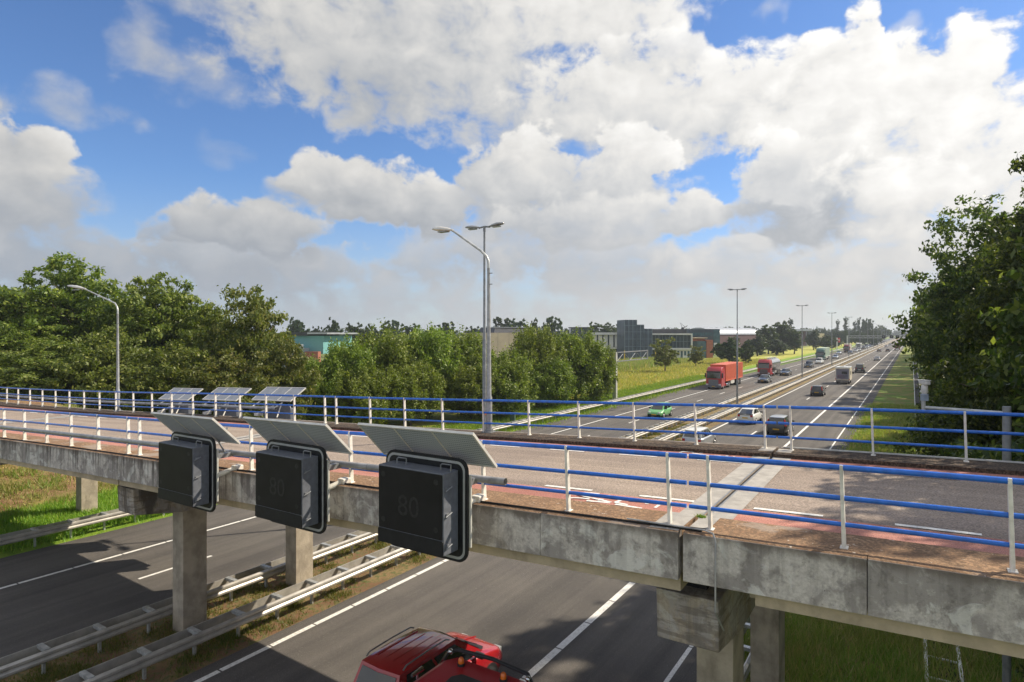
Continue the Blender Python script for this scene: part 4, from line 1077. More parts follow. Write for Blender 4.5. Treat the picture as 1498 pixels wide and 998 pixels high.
# far-off wood that reads as one mass
rng = np.random.default_rng(5)
n = 5200
uu = rng.uniform(-200, 1700, n); FF = rng.uniform(1300, 1700, n); P = np.array([tuple(at(u, CYP, F)) for u, F in zip(uu, FF)])
P[:, 2] = rng.uniform(0, 1, n) ** .8 * (14 + 5 * np.sin(uu / 37.) + 3 * np.sin(uu / 11.))
keep = np.abs(P[:, 0] + 18) > 26
P = P[keep]; N = unit(rng, len(P))
wm = leaf_mesh('far_wood', P, N, 4.2, rng, M_LEAF_DARK, .8); o = bpy.data.objects.new('far_wood', wm); COL.objects.link(o)
tag(o, 'faint bluish wooded horizon far behind everything', 'woodland', kind='stuff')

# ------------------------------------------------------------------ grass and weeds
def blades(name, label, mat, n, sampler, h, seed, w=.012, lean=.35):
    rng = np.random.default_rng(seed)
    P = sampler(rng, n); n = len(P)
    hh = h * rng.uniform(.4, 1.35, n)
    a = rng.uniform(0, 2*pi, n); ln = rng.normal(size=(n, 2)) * lean * hh[:, None]
    dx = np.stack([np.cos(a), np.sin(a), np.zeros(n)], 1) * (w * rng.uniform(.7, 1.6, n))[:, None]
    v = np.empty((n, 3, 3)); v[:, 0] = P - dx; v[:, 1] = P + dx; v[:, 2] = P + np.concatenate([ln, hh[:, None]], 1)
    me = bpy.data.meshes.new(name); me.vertices.add(n*3); me.vertices.foreach_set('co', v.reshape(-1))
    me.loops.add(n*3); me.loops.foreach_set('vertex_index', np.arange(n*3, dtype=np.int32)); me.polygons.add(n)
    me.polygons.foreach_set('loop_start', np.arange(0, n*3, 3, dtype=np.int32)); me.polygons.foreach_set('loop_total', np.full(n, 3, dtype=np.int32))
    me.materials.append(mat); me.update(calc_edges=True)
    o = bpy.data.objects.new(name, me); COL.objects.link(o); return tag(o, label, 'grass', kind='stuff')
def rect_sampler(x0, x1, y0, y1, clump=0, cr=.25, zoff=0., edge=0):
    def f(rng, n):
        if clump:
            c = np.stack([rng.uniform(x0, x1, clump), rng.uniform(y0, y1, clump)], 1)
            k = rng.integers(0, clump, n); xy = c[k] + rng.normal(size=(n, 2)) * cr * rng.uniform(.5, 1.5, n)[:, None]
        else: xy = np.stack([rng.uniform(x0, x1, n), rng.uniform(y0, y1, n)], 1)
        if edge:
            xy = xy[(xy[:, 0] > x0 - edge) & (xy[:, 0] < x1 + edge)]
        z = np.array([gh(a, b) for a, b in xy]) + zoff
        return np.concatenate([xy, z[:, None]], 1)
    return f
blades('grass_verge', 'tall mixed green and brown grass below the bridge on the right', M_GRASS_D, 90000, rect_sampler(-4.2, 6, 17, 34, 1500, .22), .34, 1, .013)
blades('grass_verge', 'grassy strip right of the motorway running into the distance', M_GRASS_D, 60000, rect_sampler(-4.1, 4, 34, 90, 2500, .4), .30, 2, .03)
blades('grass_median', 'weeds and moss growing on the median strip between guard rails', mat_leaf('median weeds', (.12, .17, .03), (.17, .20, .05), (.26, .20, .08)), 70000, rect_sampler(-19.8, -16.1, 4, 60, 420, .22, .02, .1), .12, 3, .012)
blades('grass_bank', 'bright grass on the bank below the left end of the bridge', M_GRASS_L, 70000, rect_sampler(-37.5, -31.4, 8, 30, 900, .3), .26, 4, .018)
blades('grass_bank', 'patchy dry grass and weeds on the earth bank under the left end of the bridge', M_GRASS_D, 24000, rect_sampler(-50, -37, 4, 28, 400, .3), .28, 9, .02)
blades('grass_bank', 'dry straw lying on the earth bank under the left end of the bridge', M_GRASS_Y, 16000, rect_sampler(-50, -36, 6, 28, 300, .5), .10, 10, .025, 1.2)
blades('grass_strip', 'bright green grass strip along the left guard rail', M_GRASS_L, 70000, rect_sampler(-38, -30.5, 30, 130, 2600, .5), .26, 5, .04)
blades('dry_grass', 'dry yellow grass on the left field before the buildings', M_GRASS_Y, 42000, rect_sampler(-58, -38, 60, 220, 2200, .8), .5, 6, .07)
blades('reeds', 'green reeds and weeds along the ditch in front of the buildings', M_GRASS_D, 40000, rect_sampler(-72, -56, 110, 190, 500, 1.2), 1.3, 7, .09)
blades('ledge_weeds', 'tiny weed tuft on the near bridge ledge at the joint', M_GRASS_L, 160, lambda rng, n: np.stack([-2.55 + rng.normal(size=n) * .03, 8.95 + rng.normal(size=n) * .02, np.full(n, zt(-2.55) + .015)], 1), .05, 8, .004)
# ------------------------------------------------------------------ buildings
def frame_at(u0, u1, vb, F0, F1):
    a = at(u0, CYP, F0); b = at(u1, CYP, F1); a.z = b.z = 0
    d = b - a
    return a, d.length, atan2(d.y, d.x)
def facade_grid(m, x0, x1, z0, z1, nx, nz, t=.12, y=-.05, d=.08):
    for i in range(nx + 1):
        x = x0 + (x1 - x0) * i / nx; m.box(x - t/2, x + t/2, y - d, y, z0, z1)
    for j in range(nz + 1):
        z = z0 + (z1 - z0) * j / nz; m.box(x0, x1, y - d - .004, y - .004, z - t/2, z + t/2)
def glassm(name, c): 
    return simple(name, c, .12, 0, var=.3, vscale=.4, spec=.8)
M_TOWER = simple('slate blue cladding', (.075, .10, .135), .35, metal=.2, var=.2, vscale=.5)
M_TOWERJ = simple('light cladding joint', (.26, .32, .36), .5, var=.1)
M_WH = simple('white cladding', (.74, .73, .70), .5, var=.06, vscale=1)
M_GL = glassm('dark office glass', (.05, .07, .085)); M_GL2 = glassm('teal office glass', (.06, .12, .15))
M_BRK = simple('red brick', (.34, .13, .085), .9, var=.2, vscale=3); M_BLK = simple('dark metal roof', (.045, .047, .052), .6, var=.2, vscale=.6)
M_BEI = simple('beige wall', (.52, .43, .31), .85, var=.08, vscale=.4); M_TEAL = simple('turquoise wall', (.16, .38, .38), .6, var=.05)
M_MET = simple('pale standing seam roof', (.40, .42, .44), .4, metal=.4, var=.1, vscale=.5); M_DRED = simple('dark red wall', (.10, .05, .055), .8, var=.1)
M_YEL = simple('yellow machinery paint', (.62, .44, .04), .5, var=.15)
def B(name, u0, u1, F0, F1, label, cat='building'):
    a, L, rz = frame_at(u0, u1, 0, F0, F1); return empty(name, a, rz, label, cat), L
# stepped tower
r, L = B('stepped_tower', 914, 954, 199, 200, 'slate-blue stepped tower with pale vertical joints beside the grey portal arm')
steps = [(0, .44, hgt(468, 199)), (.44, .70, hgt(475, 199)), (.70, 1.0, hgt(481, 199))]
for a, b, h in steps:
    m = MB(); m.box(L * a, L * b - .01, 0, 9, 0, h); w = m.build('wall', M_TOWER, r)
    m = MB(); n = 3 if a == 0 else 2
    for i in range(n + 1): x = L * (a + (b - a) * i / n); m.box(x - .06, x + .06, -.06, 0, 0, h)
    for z in (2.2, 4.6, 7.0, 9.3, 11.4):
        if z < h: m.box(L * a, L * b, -.05, -.003, z - .04, z + .04)
    m.build('joint_lines', M_TOWERJ, w)
# white-edged canopy hall left of the tower
r, L = B('canopy_hall', 866, 914.5, 214, 212, 'white-roofed hall with tall white panels, left of the stepped tower')
h = hgt(486.5, 213)
m = MB(); m.box(0, L, .3, 14, 0, h - .8); m.build('wall', M_GL, r)
m = MB(); m.box(-.5, L, -1.2, 14, h - .8, h); m.build('roof', M_WH, r)
m = MB()
m.box(0, L, .05, .25, h - 5.6, h - 5.1)
m.build('sill_band', M_WH, r)
for i in range(6):
    m = MB(); x = L * i / 6; m.box(x + .25, x + L/6 - .25, .1, .29, h - 5.0, h - .85); m.build('panel', M_WH, r)
# glass office
r, L = B('glass_office', 953, 1011, 207, 207, 'long glass-fronted office with white roof edge and white band, right of the stepped tower')
h = hgt(488, 207)
m = MB(); m.box(0, L, 0, 14, 3.9, h - .45); m.build('glazed_wall', M_GL, r)
m = MB(); m.box(-.1, L + .3, -.7, 14, h - .45, h); m.box(L - .1, L + .3, -.7, -.2, 3.5, h - .45); m.build('roof', M_WH, r)
m = MB(); m.box(0, L, -.4, 13.9, 3.35, 3.9); m.build('white_band', M_WH, r)
m = MB(); m.box(.2, L * .62, .8, 13, 0, 3.34); m.build('lower_wall', M_GL, r)
m = MB(); m.box(L * .62, L, .5, 13, 0, 3.34); m.build('white_entrance', M_WH, r)
for i in range(4):
    m = MB(); x = L * .66 + i * 1.15; m.box(x, x + .7, .44, .497, .2 if i % 2 else 1.4, 2.9); m.build('door_glass', M_GL2, r)
m = MB(); facade_grid(m, .1, L - .2, 3.95, h - .5, 11, 2, .07); m.build('mullions', M_TOWERJ, r)
m = MB(); m.box(1, L + 1, 9, 20, h - .2, hgt(481.5, 215)); m.build('upper_roof', M_BLK, r)
m = MB(); m.box(L - .6, L + .2, 9.2, 9.6, 9, 10.9); m.tube([(L - .3, 9.3, 10.7), (L - 1.2, 9.3, 12.6), (L + .6, 9.3, 11.0)], .10, 6); m.tube([(L + .2, 9.3, 10.7), (L + 1.4, 9.3, 11.5)], .12, 6); m.build('roof_crane', M_BLK, r)
# blue office and brick block
r, L = B('blue_office', 1010, 1053, 247, 247, 'dark blue office with a strip of teal windows beside the arched hall')
h = hgt(481.5, 247)
m = MB(); m.box(0, L, 0, 14, 3.4, h); m.build('wall', simple('dark blue cladding', (.035, .05, .075), .4, var=.2, vscale=.5), r)
m = MB(); m.box(0, L - 2, 1.0, 13, 0, 3.39); m.build('lower_wall', M_BLK, r)
for i in range(8):
    m = MB(); x = .6 + i * (L - 3.4) / 8; m.box(x, x + (L - 3.4)/8 - .15, -.05, -.001, h - 2.7, h - 1.4); m.build('window', M_GL2, r)
m = MB(); m.box(L - 2.6, L + .02, -.06, -.001, 3.6, h - .2); m.build('corner_glass', M_GL2, r)
m = MB(); m.box(L - 2.4, L - 1.2, -.2, -.08, 1.8, 5.0); m.build('white_banner', M_WH, r)
r, L = B('brick_block', 1016, 1043, 218, 220, 'low red brick block with a glass bay in front of the dark blue office')
h = hgt(495, 219)
m = MB(); m.box(L * .66, L, 0, 7, 0, h - .6); m.box(0, L * .66, 1.2, 7, h - 1.0, h); m.build('wall', M_BRK, r)
m = MB(); m.box(L * .2, L * .66 - .01, .3, 6.9, 0, h - 1.01); m.build('glass_bay', M_GL2, r)
m = MB(); m.box(0, L * .7, -.1, 7.1, h, h + .25); m.build('roof', M_BEI, r)
# arched hall
r, L = B('arched_hall', 1040, 1112, 300, 330, 'long hall with a pale barrel roof and dark red wall behind the dark trees')
zt0 = hgt(489.5, 315); zt1 = hgt(479.5, 315)
m = MB(); prof = [(0, zt0)] + [(7 - 7 * cos(pi * k / 12), zt0 + (zt1 - zt0) * sin(pi * k / 12)) for k in range(1, 12)] + [(14, zt0)]
m.prism(prof, 0, -.4, L); m.build('barrel_roof', M_MET, r, smooth=True)
m = MB(); m.box(0, L - .2, .3, 13.7, 0, zt0 - .01); m.build('wall', M_DRED, r)
m = MB(); m.prism([(1.0, 5.0)] + [(7 - 6 * cos(pi * k / 12), zt0 - .3 + (zt1 - zt0) * .92 * sin(pi * k / 12)) for k in range(0, 13)] + [(13, 5.0)], 0, L + .003, L + .12); m.build('end_window', M_GL, r)
m = MB(); m.box(L + .15, L + .3, .6, 2.6, 3.6, 5.4); m.build('red_sign', paint('sign red', (.62, .05, .05)), r)
# flat canopy and boxes farther on
r, L = B('flat_canopy', 1159, 1194, 420, 430, 'pale flat canopy roof with sloping edges on dark columns beside the tree group')
h = hgt(481.5, 425)
m = MB(); m.prism([(0, h - 1.4), (L, h - 1.2), (L, h - .9), (L * .72, h), (L * .2, h), (0, h - 1.1)], 1, 0, 14); m.build('roof', M_MET, r)
for i in range(4):
    m = MB(); x = 1.5 + i * (L - 3) / 3; m.box(x - .25, x + .25, 1, 1.5, 0, h - 1.45); m.build('column', M_GALV_D, r)
m = MB(); m.box(2, L - 4, 4, 13, 0, h - 1.5); m.build('wall', M_DRED, r)
r, L = B('cream_block', 1196, 1206, 480, 480, 'small cream building block left of the distant poplars')
m = MB(); m.box(0, L, 0, 6, 0, hgt(488, 480)); m.build('wall', paint('cream wall', (.66, .55, .36), coat=0, rough=.8), r)
m = MB(); m.box(L*.2, L*.8, -.05, -.002, 1, 2.6); m.build('window', M_GL, r)
r, L = B('pink_block', 1207, 1212, 482, 482, 'tiny pinkish block beside the small cream building')
m = MB(); m.box(0, L, 0, 6, 0, hgt(490.5, 482)); m.build('wall', paint('pink wall', (.50, .24, .24), coat=0, rough=.8), r)
m = MB(); m.box(L*.2, L*.8, -.05, -.002, 1, 2.6); m.build('window', M_GL, r)
# beige building behind the hedge
r, L = B('beige_hall', 712, 792, 150, 156, 'beige windowless hall behind the hedge under a dark sloping roof')
h = hgt(487, 152)
m = MB(); m.box(0, L, 0, 16, 0, h); m.build('wall', M_BEI, r)
for i in range(1, 5):
    m = MB(); m.box(L * i / 5 - .03, L * i / 5 + .03, -.02, 0, 0, h); m.build('wall_joint', M_CONC, r)
m = MB(); x0, x1 = L * .20, L * .92
m.hexa([(x0 - .6, 1.0, h), (x1, 1.0, h), (x1, 15, h), (x0 - .6, 15, h), (x0 + .6, 3.5, hgt(479, 155)), (x1, 3.5, hgt(480, 155)), (x1, 13, hgt(479, 155)), (x0 + .6, 13, hgt(479, 155))]); m.build('roof', M_BLK, r)
m = MB(); m.box(x0 + .5, x1 + .2, 3.0, 13.2, hgt(479.6, 155), hgt(478.4, 155)); m.build('roof_edge', M_MET, r)
r, L = B('roof_line_shed', 835, 868, 320, 320, 'thin dark flat roof just above the right part of the hedge')
m = MB(); m.box(0, L, 0, 10, 0, hgt(480, 320)); m.build('wall', M_GL, r)
m = MB(); m.box(-.4, L + .4, -.4, 10, hgt(480, 320), hgt(478.6, 320)); m.build('roof', M_BLK, r)
# teal building on the left
r, L = B('teal_building', 418, 482, 150, 146, 'turquoise building with black flat roof between the left wood and the hedge')
zr = hgt(487.5, 148)
m = MB(); m.box(0, L * .86, 0, 12, 4.0, zr - .62); m.build('turquoise_wall', M_TEAL, r)
m = MB(); m.box(-.4, L * .55, -.9, 12.3, zr - .6, zr + .25); m.build('black_roof', M_BLK, r)
m = MB(); m.box(L * .55 + .01, L, -.9, 12.3, zr - .25, zr + .12); m.build('roof_edge', M_MET, r)
m = MB(); m.box(.2, L * .55, -2.5, -.01, 0, 5.4); m.build('white_wall', simple('pale grey wall', (.42, .45, .50), .6, var=.06), r)
for x_, z_ in ((2.6, 3.3), (5.2, 3.3), (2.6, .8), (5.2, .8)):
    m = MB(); m.box(x_, x_ + 1.5, -2.56, -2.502, z_ - .6, z_ + 1.1); m.build('window', M_GL, r)
m = MB(); m.box(0, L * .56, -2.9, -2.4, 5.4, 6.3); m.build('white_parapet', M_WH, r)
m = MB(); m.box(L * .56 + .01, L * .86, -2.0, -.95, 0, 4.6); m.build('brick_wall', M_BRK, r)
# distant stripe roof
# yellow machinery and poles by the ditch
r = empty('yellow_machinery', ground(905, 533), frame_at(905, 955, 0, 170, 178)[2], 'low row of yellow farm machinery parked before the stepped tower', 'machinery')
m = MB()
for i in range(7):
    x = i * 1.5; m.box(x, x + 1.1, 0, .9, .35, .8); m.tube([(x + .1, .1, .9), (x + .55, .1, 1.35), (x + 1.0, .1, .9)], .07, 5)
m.build('body', M_YEL, r)
m = MB()
for i in range(7):
    for dx in (.2, .9): m.tube([(i*1.5 + dx, -.1, .3), (i*1.5 + dx, .08, .3)], .3, 10)
m.build('wheels', M_DARK, r)
for (u, F, v, lab) in ((913.5, 168, 513, 'leftmost yellow pole standing by the machinery'), (959, 176, 515, 'yellow pole just right of the stepped tower'), (966.5, 176, 514, 'yellow pole half hidden by the olive tree')):
    p_ = at(u, CYP, F)
    m = MB(); m.tube([(0, 0, 0), (0, 0, hgt(v, F))], .16, 8); m.box(-.3, .3, -.3, .3, 0, .12)
    o = m.build('yellow_pole', M_YEL); o.location = (p_.x, p_.y, 0); tag(o, lab, 'pole', 'yellow poles')
# red advertising pylon
p_ = at(1226, CYP, 330)
r = empty('sign_pylon', (p_.x, p_.y, 0), YAW, 'pale post with a small red sign panel beside the distant traffic', 'sign')
m = MB(); m.box(-.75, -.35, -.2, .2, 0, hgt(494, 330)); m.build('post', M_WH, r)
m = MB(); m.box(-.34, 1.1, -.1, .1, hgt(501, 330), hgt(494.5, 330)); pn = m.build('panel', paint('sign red', (.62, .05, .05)), r)
m = MB(); m.box(.1, .7, -.13, -.101, hgt(498.5, 330), hgt(496.8, 330)); m.build('emblem', M_WH, pn)
# low service road in the field
m = MB(); a = at(1040, CYP, 225); b = at(1235, CYP, 300); a.z = b.z = .05
# high-voltage style thin mast on the horizon left out
# ------------------------------------------------------------------ vehicles
M_TYRE = simple('tyre rubber', (.018, .018, .019), .85, var=.15, vscale=8)
M_RIM = simple('wheel rim', (.42, .42, .43), .3, metal=.7, var=.05)
M_CGL = simple('car window glass', (.012, .015, .018), .06, var=.1, vscale=2, spec=.8, coat=.5)
M_RED_L = simple('tail lamp red', (.42, .012, .01), .2, var=.05, coat=.6)
M_HEAD = simple('head lamp glass', (.62, .64, .64), .12, var=.05, coat=.6)
M_PLATE = simple('yellow number plate', (.62, .36, .02), .5, var=.05)
M_TRIM = simple('black plastic trim', (.022, .022, .024), .55, var=.1)
M_AMBER = simple('amber lamp', (.75, .16, .01), .25, var=.05, coat=.4)
M_CHROME = simple('polished steel', (.62, .63, .64), .12, metal=1., var=.04)
def interp(pts, y):
    for (a, za), (b, zb) in zip(pts[:-1], pts[1:]):
        if y <= b: 
            t = (y - a) / (b - a) if b > a else 0; t = t * t * (3 - 2 * t) * .35 + t * .65
            return za + (zb - za) * t
    return pts[-1][1]
STY = {  # length, width, belt profile (y from rear 0 to L), greenhouse: rear base, rear top, front top, front base, roof height
 'hatch': dict(L=3.75, W=1.66, belt=[(0, .55), (.03, .86), (.25, .93), (2.5, .95), (2.75, .93), (3.55, .70), (3.72, .56), (3.75, .45)], gh=(.06, .42, 2.15, 2.95), roof=1.46),
 'sedan': dict(L=4.6, W=1.78, belt=[(0, .6), (.05, .92), (.9, .98), (3.0, .96), (3.35, .93), (4.35, .74), (4.55, .6), (4.6, .45)], gh=(.75, 1.45, 2.65, 3.5), roof=1.43),
 'fast': dict(L=4.45, W=1.75, belt=[(0, .6), (.04, .98), (.35, 1.02), (2.9, .96), (3.2, .93), (4.2, .72), (4.4, .58), (4.45, .45)], gh=(.10, 1.25, 2.35, 3.6), roof=1.48),
 'mpv': dict(L=4.2, W=1.76, belt=[(0, .6), (.03, .98), (.3, 1.02), (2.8, 1.0), (3.15, .97), (3.95, .76), (4.15, .6), (4.2, .45)], gh=(.08, .34, 2.5, 3.5), roof=1.60),
 'suv': dict(L=4.6, W=1.80, belt=[(0, .65), (.03, 1.06), (.3, 1.10), (3.1, 1.08), (3.35, 1.05), (4.35, .90), (4.55, .72), (4.6, .5)], gh=(.08, .38, 2.75, 3.5), roof=1.74),
 'estate': dict(L=4.1, W=1.72, belt=[(0, .6), (.03, .98), (.3, 1.03), (2.9, 1.03), (3.15, 1.0), (3.8, .87), (4.03, .68), (4.1, .45)], gh=(.06, .34, 2.25, 3.22), roof=1.68),
 'van': dict(L=4.6, W=1.88, belt=[(0, .65), (.02, 1.1), (.2, 1.12), (3.4, 1.06), (3.6, 1.03), (4.3, .88), (4.55, .7), (4.6, .5)], gh=(.04, .16, 3.1, 3.95), roof=1.92),
}
def wheel(root, x, y, r, w, fine=True, dual=False):
    s_ = 1 if x > 0 else -1
    m = MB(); n = 20 if fine else 12
    m.tube([(x - s_*w, y, r), (x - s_*w*.1, y, r), (x, y, r)], [r * .98, r, r * .9], n)
    t = m.build('tyre', M_TYRE, root, smooth=50)
    m = MB(); m.tube([(x - .02*s_, y, r), (x + .008*s_, y, r)], [r * .64, r * .56], n); m.tube([(x + .008*s_, y, r), (x + .025*s_, y, r)], r * .16, 8)
    m.build('rim', M_RIM, t)
    return t
def make_car(style, paint_m, loc, heading, label, fine=True, name='car', cat='car', group=None, plate=M_PLATE, roof_rails=False, glass=M_CGL, roof_m=None, tall_tail=False):
    S = STY[style]; L, Wd = S['L'], S['W']; hw = Wd / 2; zb = .26
    root = empty(name, loc, 0 if heading > 0 else pi, label, cat, group)
    y0 = -L / 2
    m = MB(); rings = []
    N = 26 if fine else 14
    ys = [L * (1 - cos(pi * k / N)) / 2 for k in range(N + 1)]
    for y in ys:
        z = interp(S['belt'], y)
        e = min(y, L - y)
        w = hw * (1 - .22 * max(0, 1 - e / .55) ** 2.2)
        b = zb + .10 * max(0, 1 - e / .5) ** 2
        zm = b + (z - b) * .55
        rings.append([(-w*.90, y0+y, b), (w*.90, y0+y, b), (w*.985, y0+y, b + .10), (w, y0+y, zm), (w*.975, y0+y, z - .10), (w*.91, y0+y, z - .025), (w*.78, y0+y, z), (0, y0+y, z + .025), (-w*.78, y0+y, z), (-w*.91, y0+y, z - .025), (-w*.975, y0+y, z - .10), (-w, y0+y, zm), (-w*.985, y0+y, b + .10)])
    m.loft(rings)
    body = m.build('body', paint_m, root, smooth=45)
    # greenhouse
    r0, r1, f1, f0 = [y0 + v for v in S['gh']]; zr = S['roof']
    def sec(t):   # t 0 = belt, 1 = roof
        rb, rt_ = r0 + (r1 - r0) * t, 0
        ff = f0 + (f1 - f0) * t
        w = hw * (.88 - .17 * t)
        zrear = interp(S['belt'], S['gh'][0] + .05) - .02; zfr = interp(S['belt'], S['gh'][3]) - .02
        return rb, ff, w, zrear + (zr - .055 - zrear) * t, zfr + (zr - .075 - zfr) * t
    m = MB(); rings = []
    for t in (0, .5, 1):
        a, b, w, za, zf = sec(t); bow = .10 * (1 - .3 * t)
        mid = (a + b) / 2; zmid = max(za, zf) + .0
        rings.append([(-w*.93, a, za), (0, a - bow * .7, za), (w*.93, a, za), (w, mid, zmid if t == 0 else zf*.5 + za*.5 + .02), (w*.93, b, zf), (0, b + bow, zf), (-w*.93, b, zf), (-w, mid, zf*.5 + za*.5 + .02)])
    m.loft(rings, cap=False)
    a, b, w, za, zf = sec(1)
    top = rings[-1]; inner = [(-w*.72, a + .18, zr - .01), (0, a + .14, zr), (w*.72, a + .18, zr - .01), (w*.8, (a+b)/2, zr + .005), (w*.72, b - .2, zr - .012), (0, b - .12, zr), (-w*.72, b - .2, zr - .012), (-w*.8, (a+b)/2, zr + .005)]
    rm = MB(); rm.loft([top, inner], cap=False); rm.f.append(tuple(range(len(rm.v)-8, len(rm.v)))); rm.m.append(0)
    rm.build('roof', roof_m or paint_m, root, smooth=50)
    m.build('pillars', paint_m, root, smooth=50)
    def pane(P, t0, t1, u0, u1, off, nm, n=4):
        mm = MB()
        for i in range(n):
            for (ta, tb) in ((t0, (t0+t1)/2), ((t0+t1)/2, t1)):
                ua, ub = u0 + (u1-u0)*i/n, u0 + (u1-u0)*(i+1)/n
                mm.quad(P(ta, ua), P(ta, ub), P(tb, ub), P(tb, ua))
        return mm.build(nm, glass, root, smooth=60)
    def lerp3(p, q_, t): return tuple(p[i] + (q_[i] - p[i]) * t for i in range(3))
    def ringpt(t):
        if t <= .5: return [lerp3(p, q_, t*2) for p, q_ in zip(rings[0], rings[1])]
        return [lerp3(p, q_, t*2 - 1) for p, q_ in zip(rings[1], rings[2])]
    def path(i, j, k, off):
        def P(t, u):
            R = ringpt(t); p = lerp3(R[i], R[j], u*2) if u <= .5 else lerp3(R[j], R[k], u*2 - 1)
            return (p[0] + off[0], p[1] + off[1], p[2] + off[2])
        return P
    pane(path(0, 1, 2, (0, -.012, .010)), .14, .90, .07, .93, 0, 'rear_window')
    pane(path(6, 5, 4, (0, .012, .012)), .06, .94, .05, .95, 0, 'windscreen')
    for i, j, k, sx in ((2, 3, 4, 1), (0, 7, 6, -1)):
        pane(path(i, j, k, (.010*sx, 0, 0)), .10, .90, .10, .485, 0, 'side_window'); pane(path(i, j, k, (.010*sx, 0, 0)), .10, .88, .52, .90, 0, 'side_window')
    rw = .33 if style in ('suv', 'van') else .30
    for sx in (-1, 1):
        for wy in (y0 + L * .175, y0 + L * .80):
            mm = MB(); mm.tube([(sx*(hw - .12), wy, rw + .02), (sx*(hw + .004), wy, rw + .02)], rw + .055, 18); mm.build('wheel_arch', M_TRIM, root)
            wheel(root, sx * (hw + .012), wy, rw, .2, fine)
    zt_, zh = interp(S['belt'], .15), interp(S['belt'], L - .25)
    for sx in (-1, 1):
        mm = MB()
        if tall_tail: mm.hexa([(sx*hw*.80, y0 - .005, .85), (sx*hw*.97, y0 + .10, .85), (sx*hw*.95, y0 + .28, .9), (sx*hw*.8, y0 + .2, .9), (sx*hw*.70, y0 + .14, 1.40), (sx*hw*.80, y0 + .24, 1.40), (sx*hw*.80, y0 + .36, 1.40), (sx*hw*.68, y0 + .3, 1.40)])
        else: mm.box(min(sx*hw*.56, sx*hw*.80), max(sx*hw*.56, sx*hw*.80), y0 - .008, y0 + .22, zt_ - .25, zt_ - .06)
        mm.build('tail_lamp', M_RED_L, root, bevel=.015)
        mm = MB(); mm.box(min(sx*hw*.50, sx*hw*.765), max(sx*hw*.50, sx*hw*.765), -y0 - .30, -y0 + .004, .56, .56 + .15); mm.build('headlight', M_HEAD, root, bevel=.02)
        mm = MB(); mz = interp(S['belt'], S['gh'][3]) + .08; my = y0 + S['gh'][3] - .45; mm.box(min(sx*(hw*.90), sx*(hw + .16)), max(sx*(hw*.90), sx*(hw + .16)), my - .04, my + .06, mz - .04, mz + .09); mm.build('mirror', M_TRIM, root, bevel=.02)
    mm = MB(); mm.box(-.26, .26, y0 - .012, y0 + .05, .60 if not tall_tail else .50, .71 if not tall_tail else .61); mm.build('number_plate', plate, root)
    mm = MB(); mm.box(-.26, .26, -y0 - .06, -y0 + .012, .38, .49); mm.build('number_plate', plate, root)
    mm = MB(); mm.box(-hw*.80, hw*.80, y0 - .006, y0 + .1, .28, .42); mm.build('rear_bumper', M_TRIM, root)
    mm = MB(); mm.box(-hw*.5, hw*.5, -y0 - .1, -y0 + .006, .28, .37); mm.build('grille', M_TRIM, root)
    if roof_rails:
        for sx in (-1, 1):
            mm = MB(); xx = sx * hw * .64
            mm.tube([(xx, a + .12, zr - .01), (xx, a + .22, zr + .05), (xx, (a+b)/2, zr + .065), (xx, b - .35, zr + .05), (xx, b - .22, zr - .01)], .017, 8); mm.build('roof_rail', M_GALV_D, root, smooth=True)
    return root
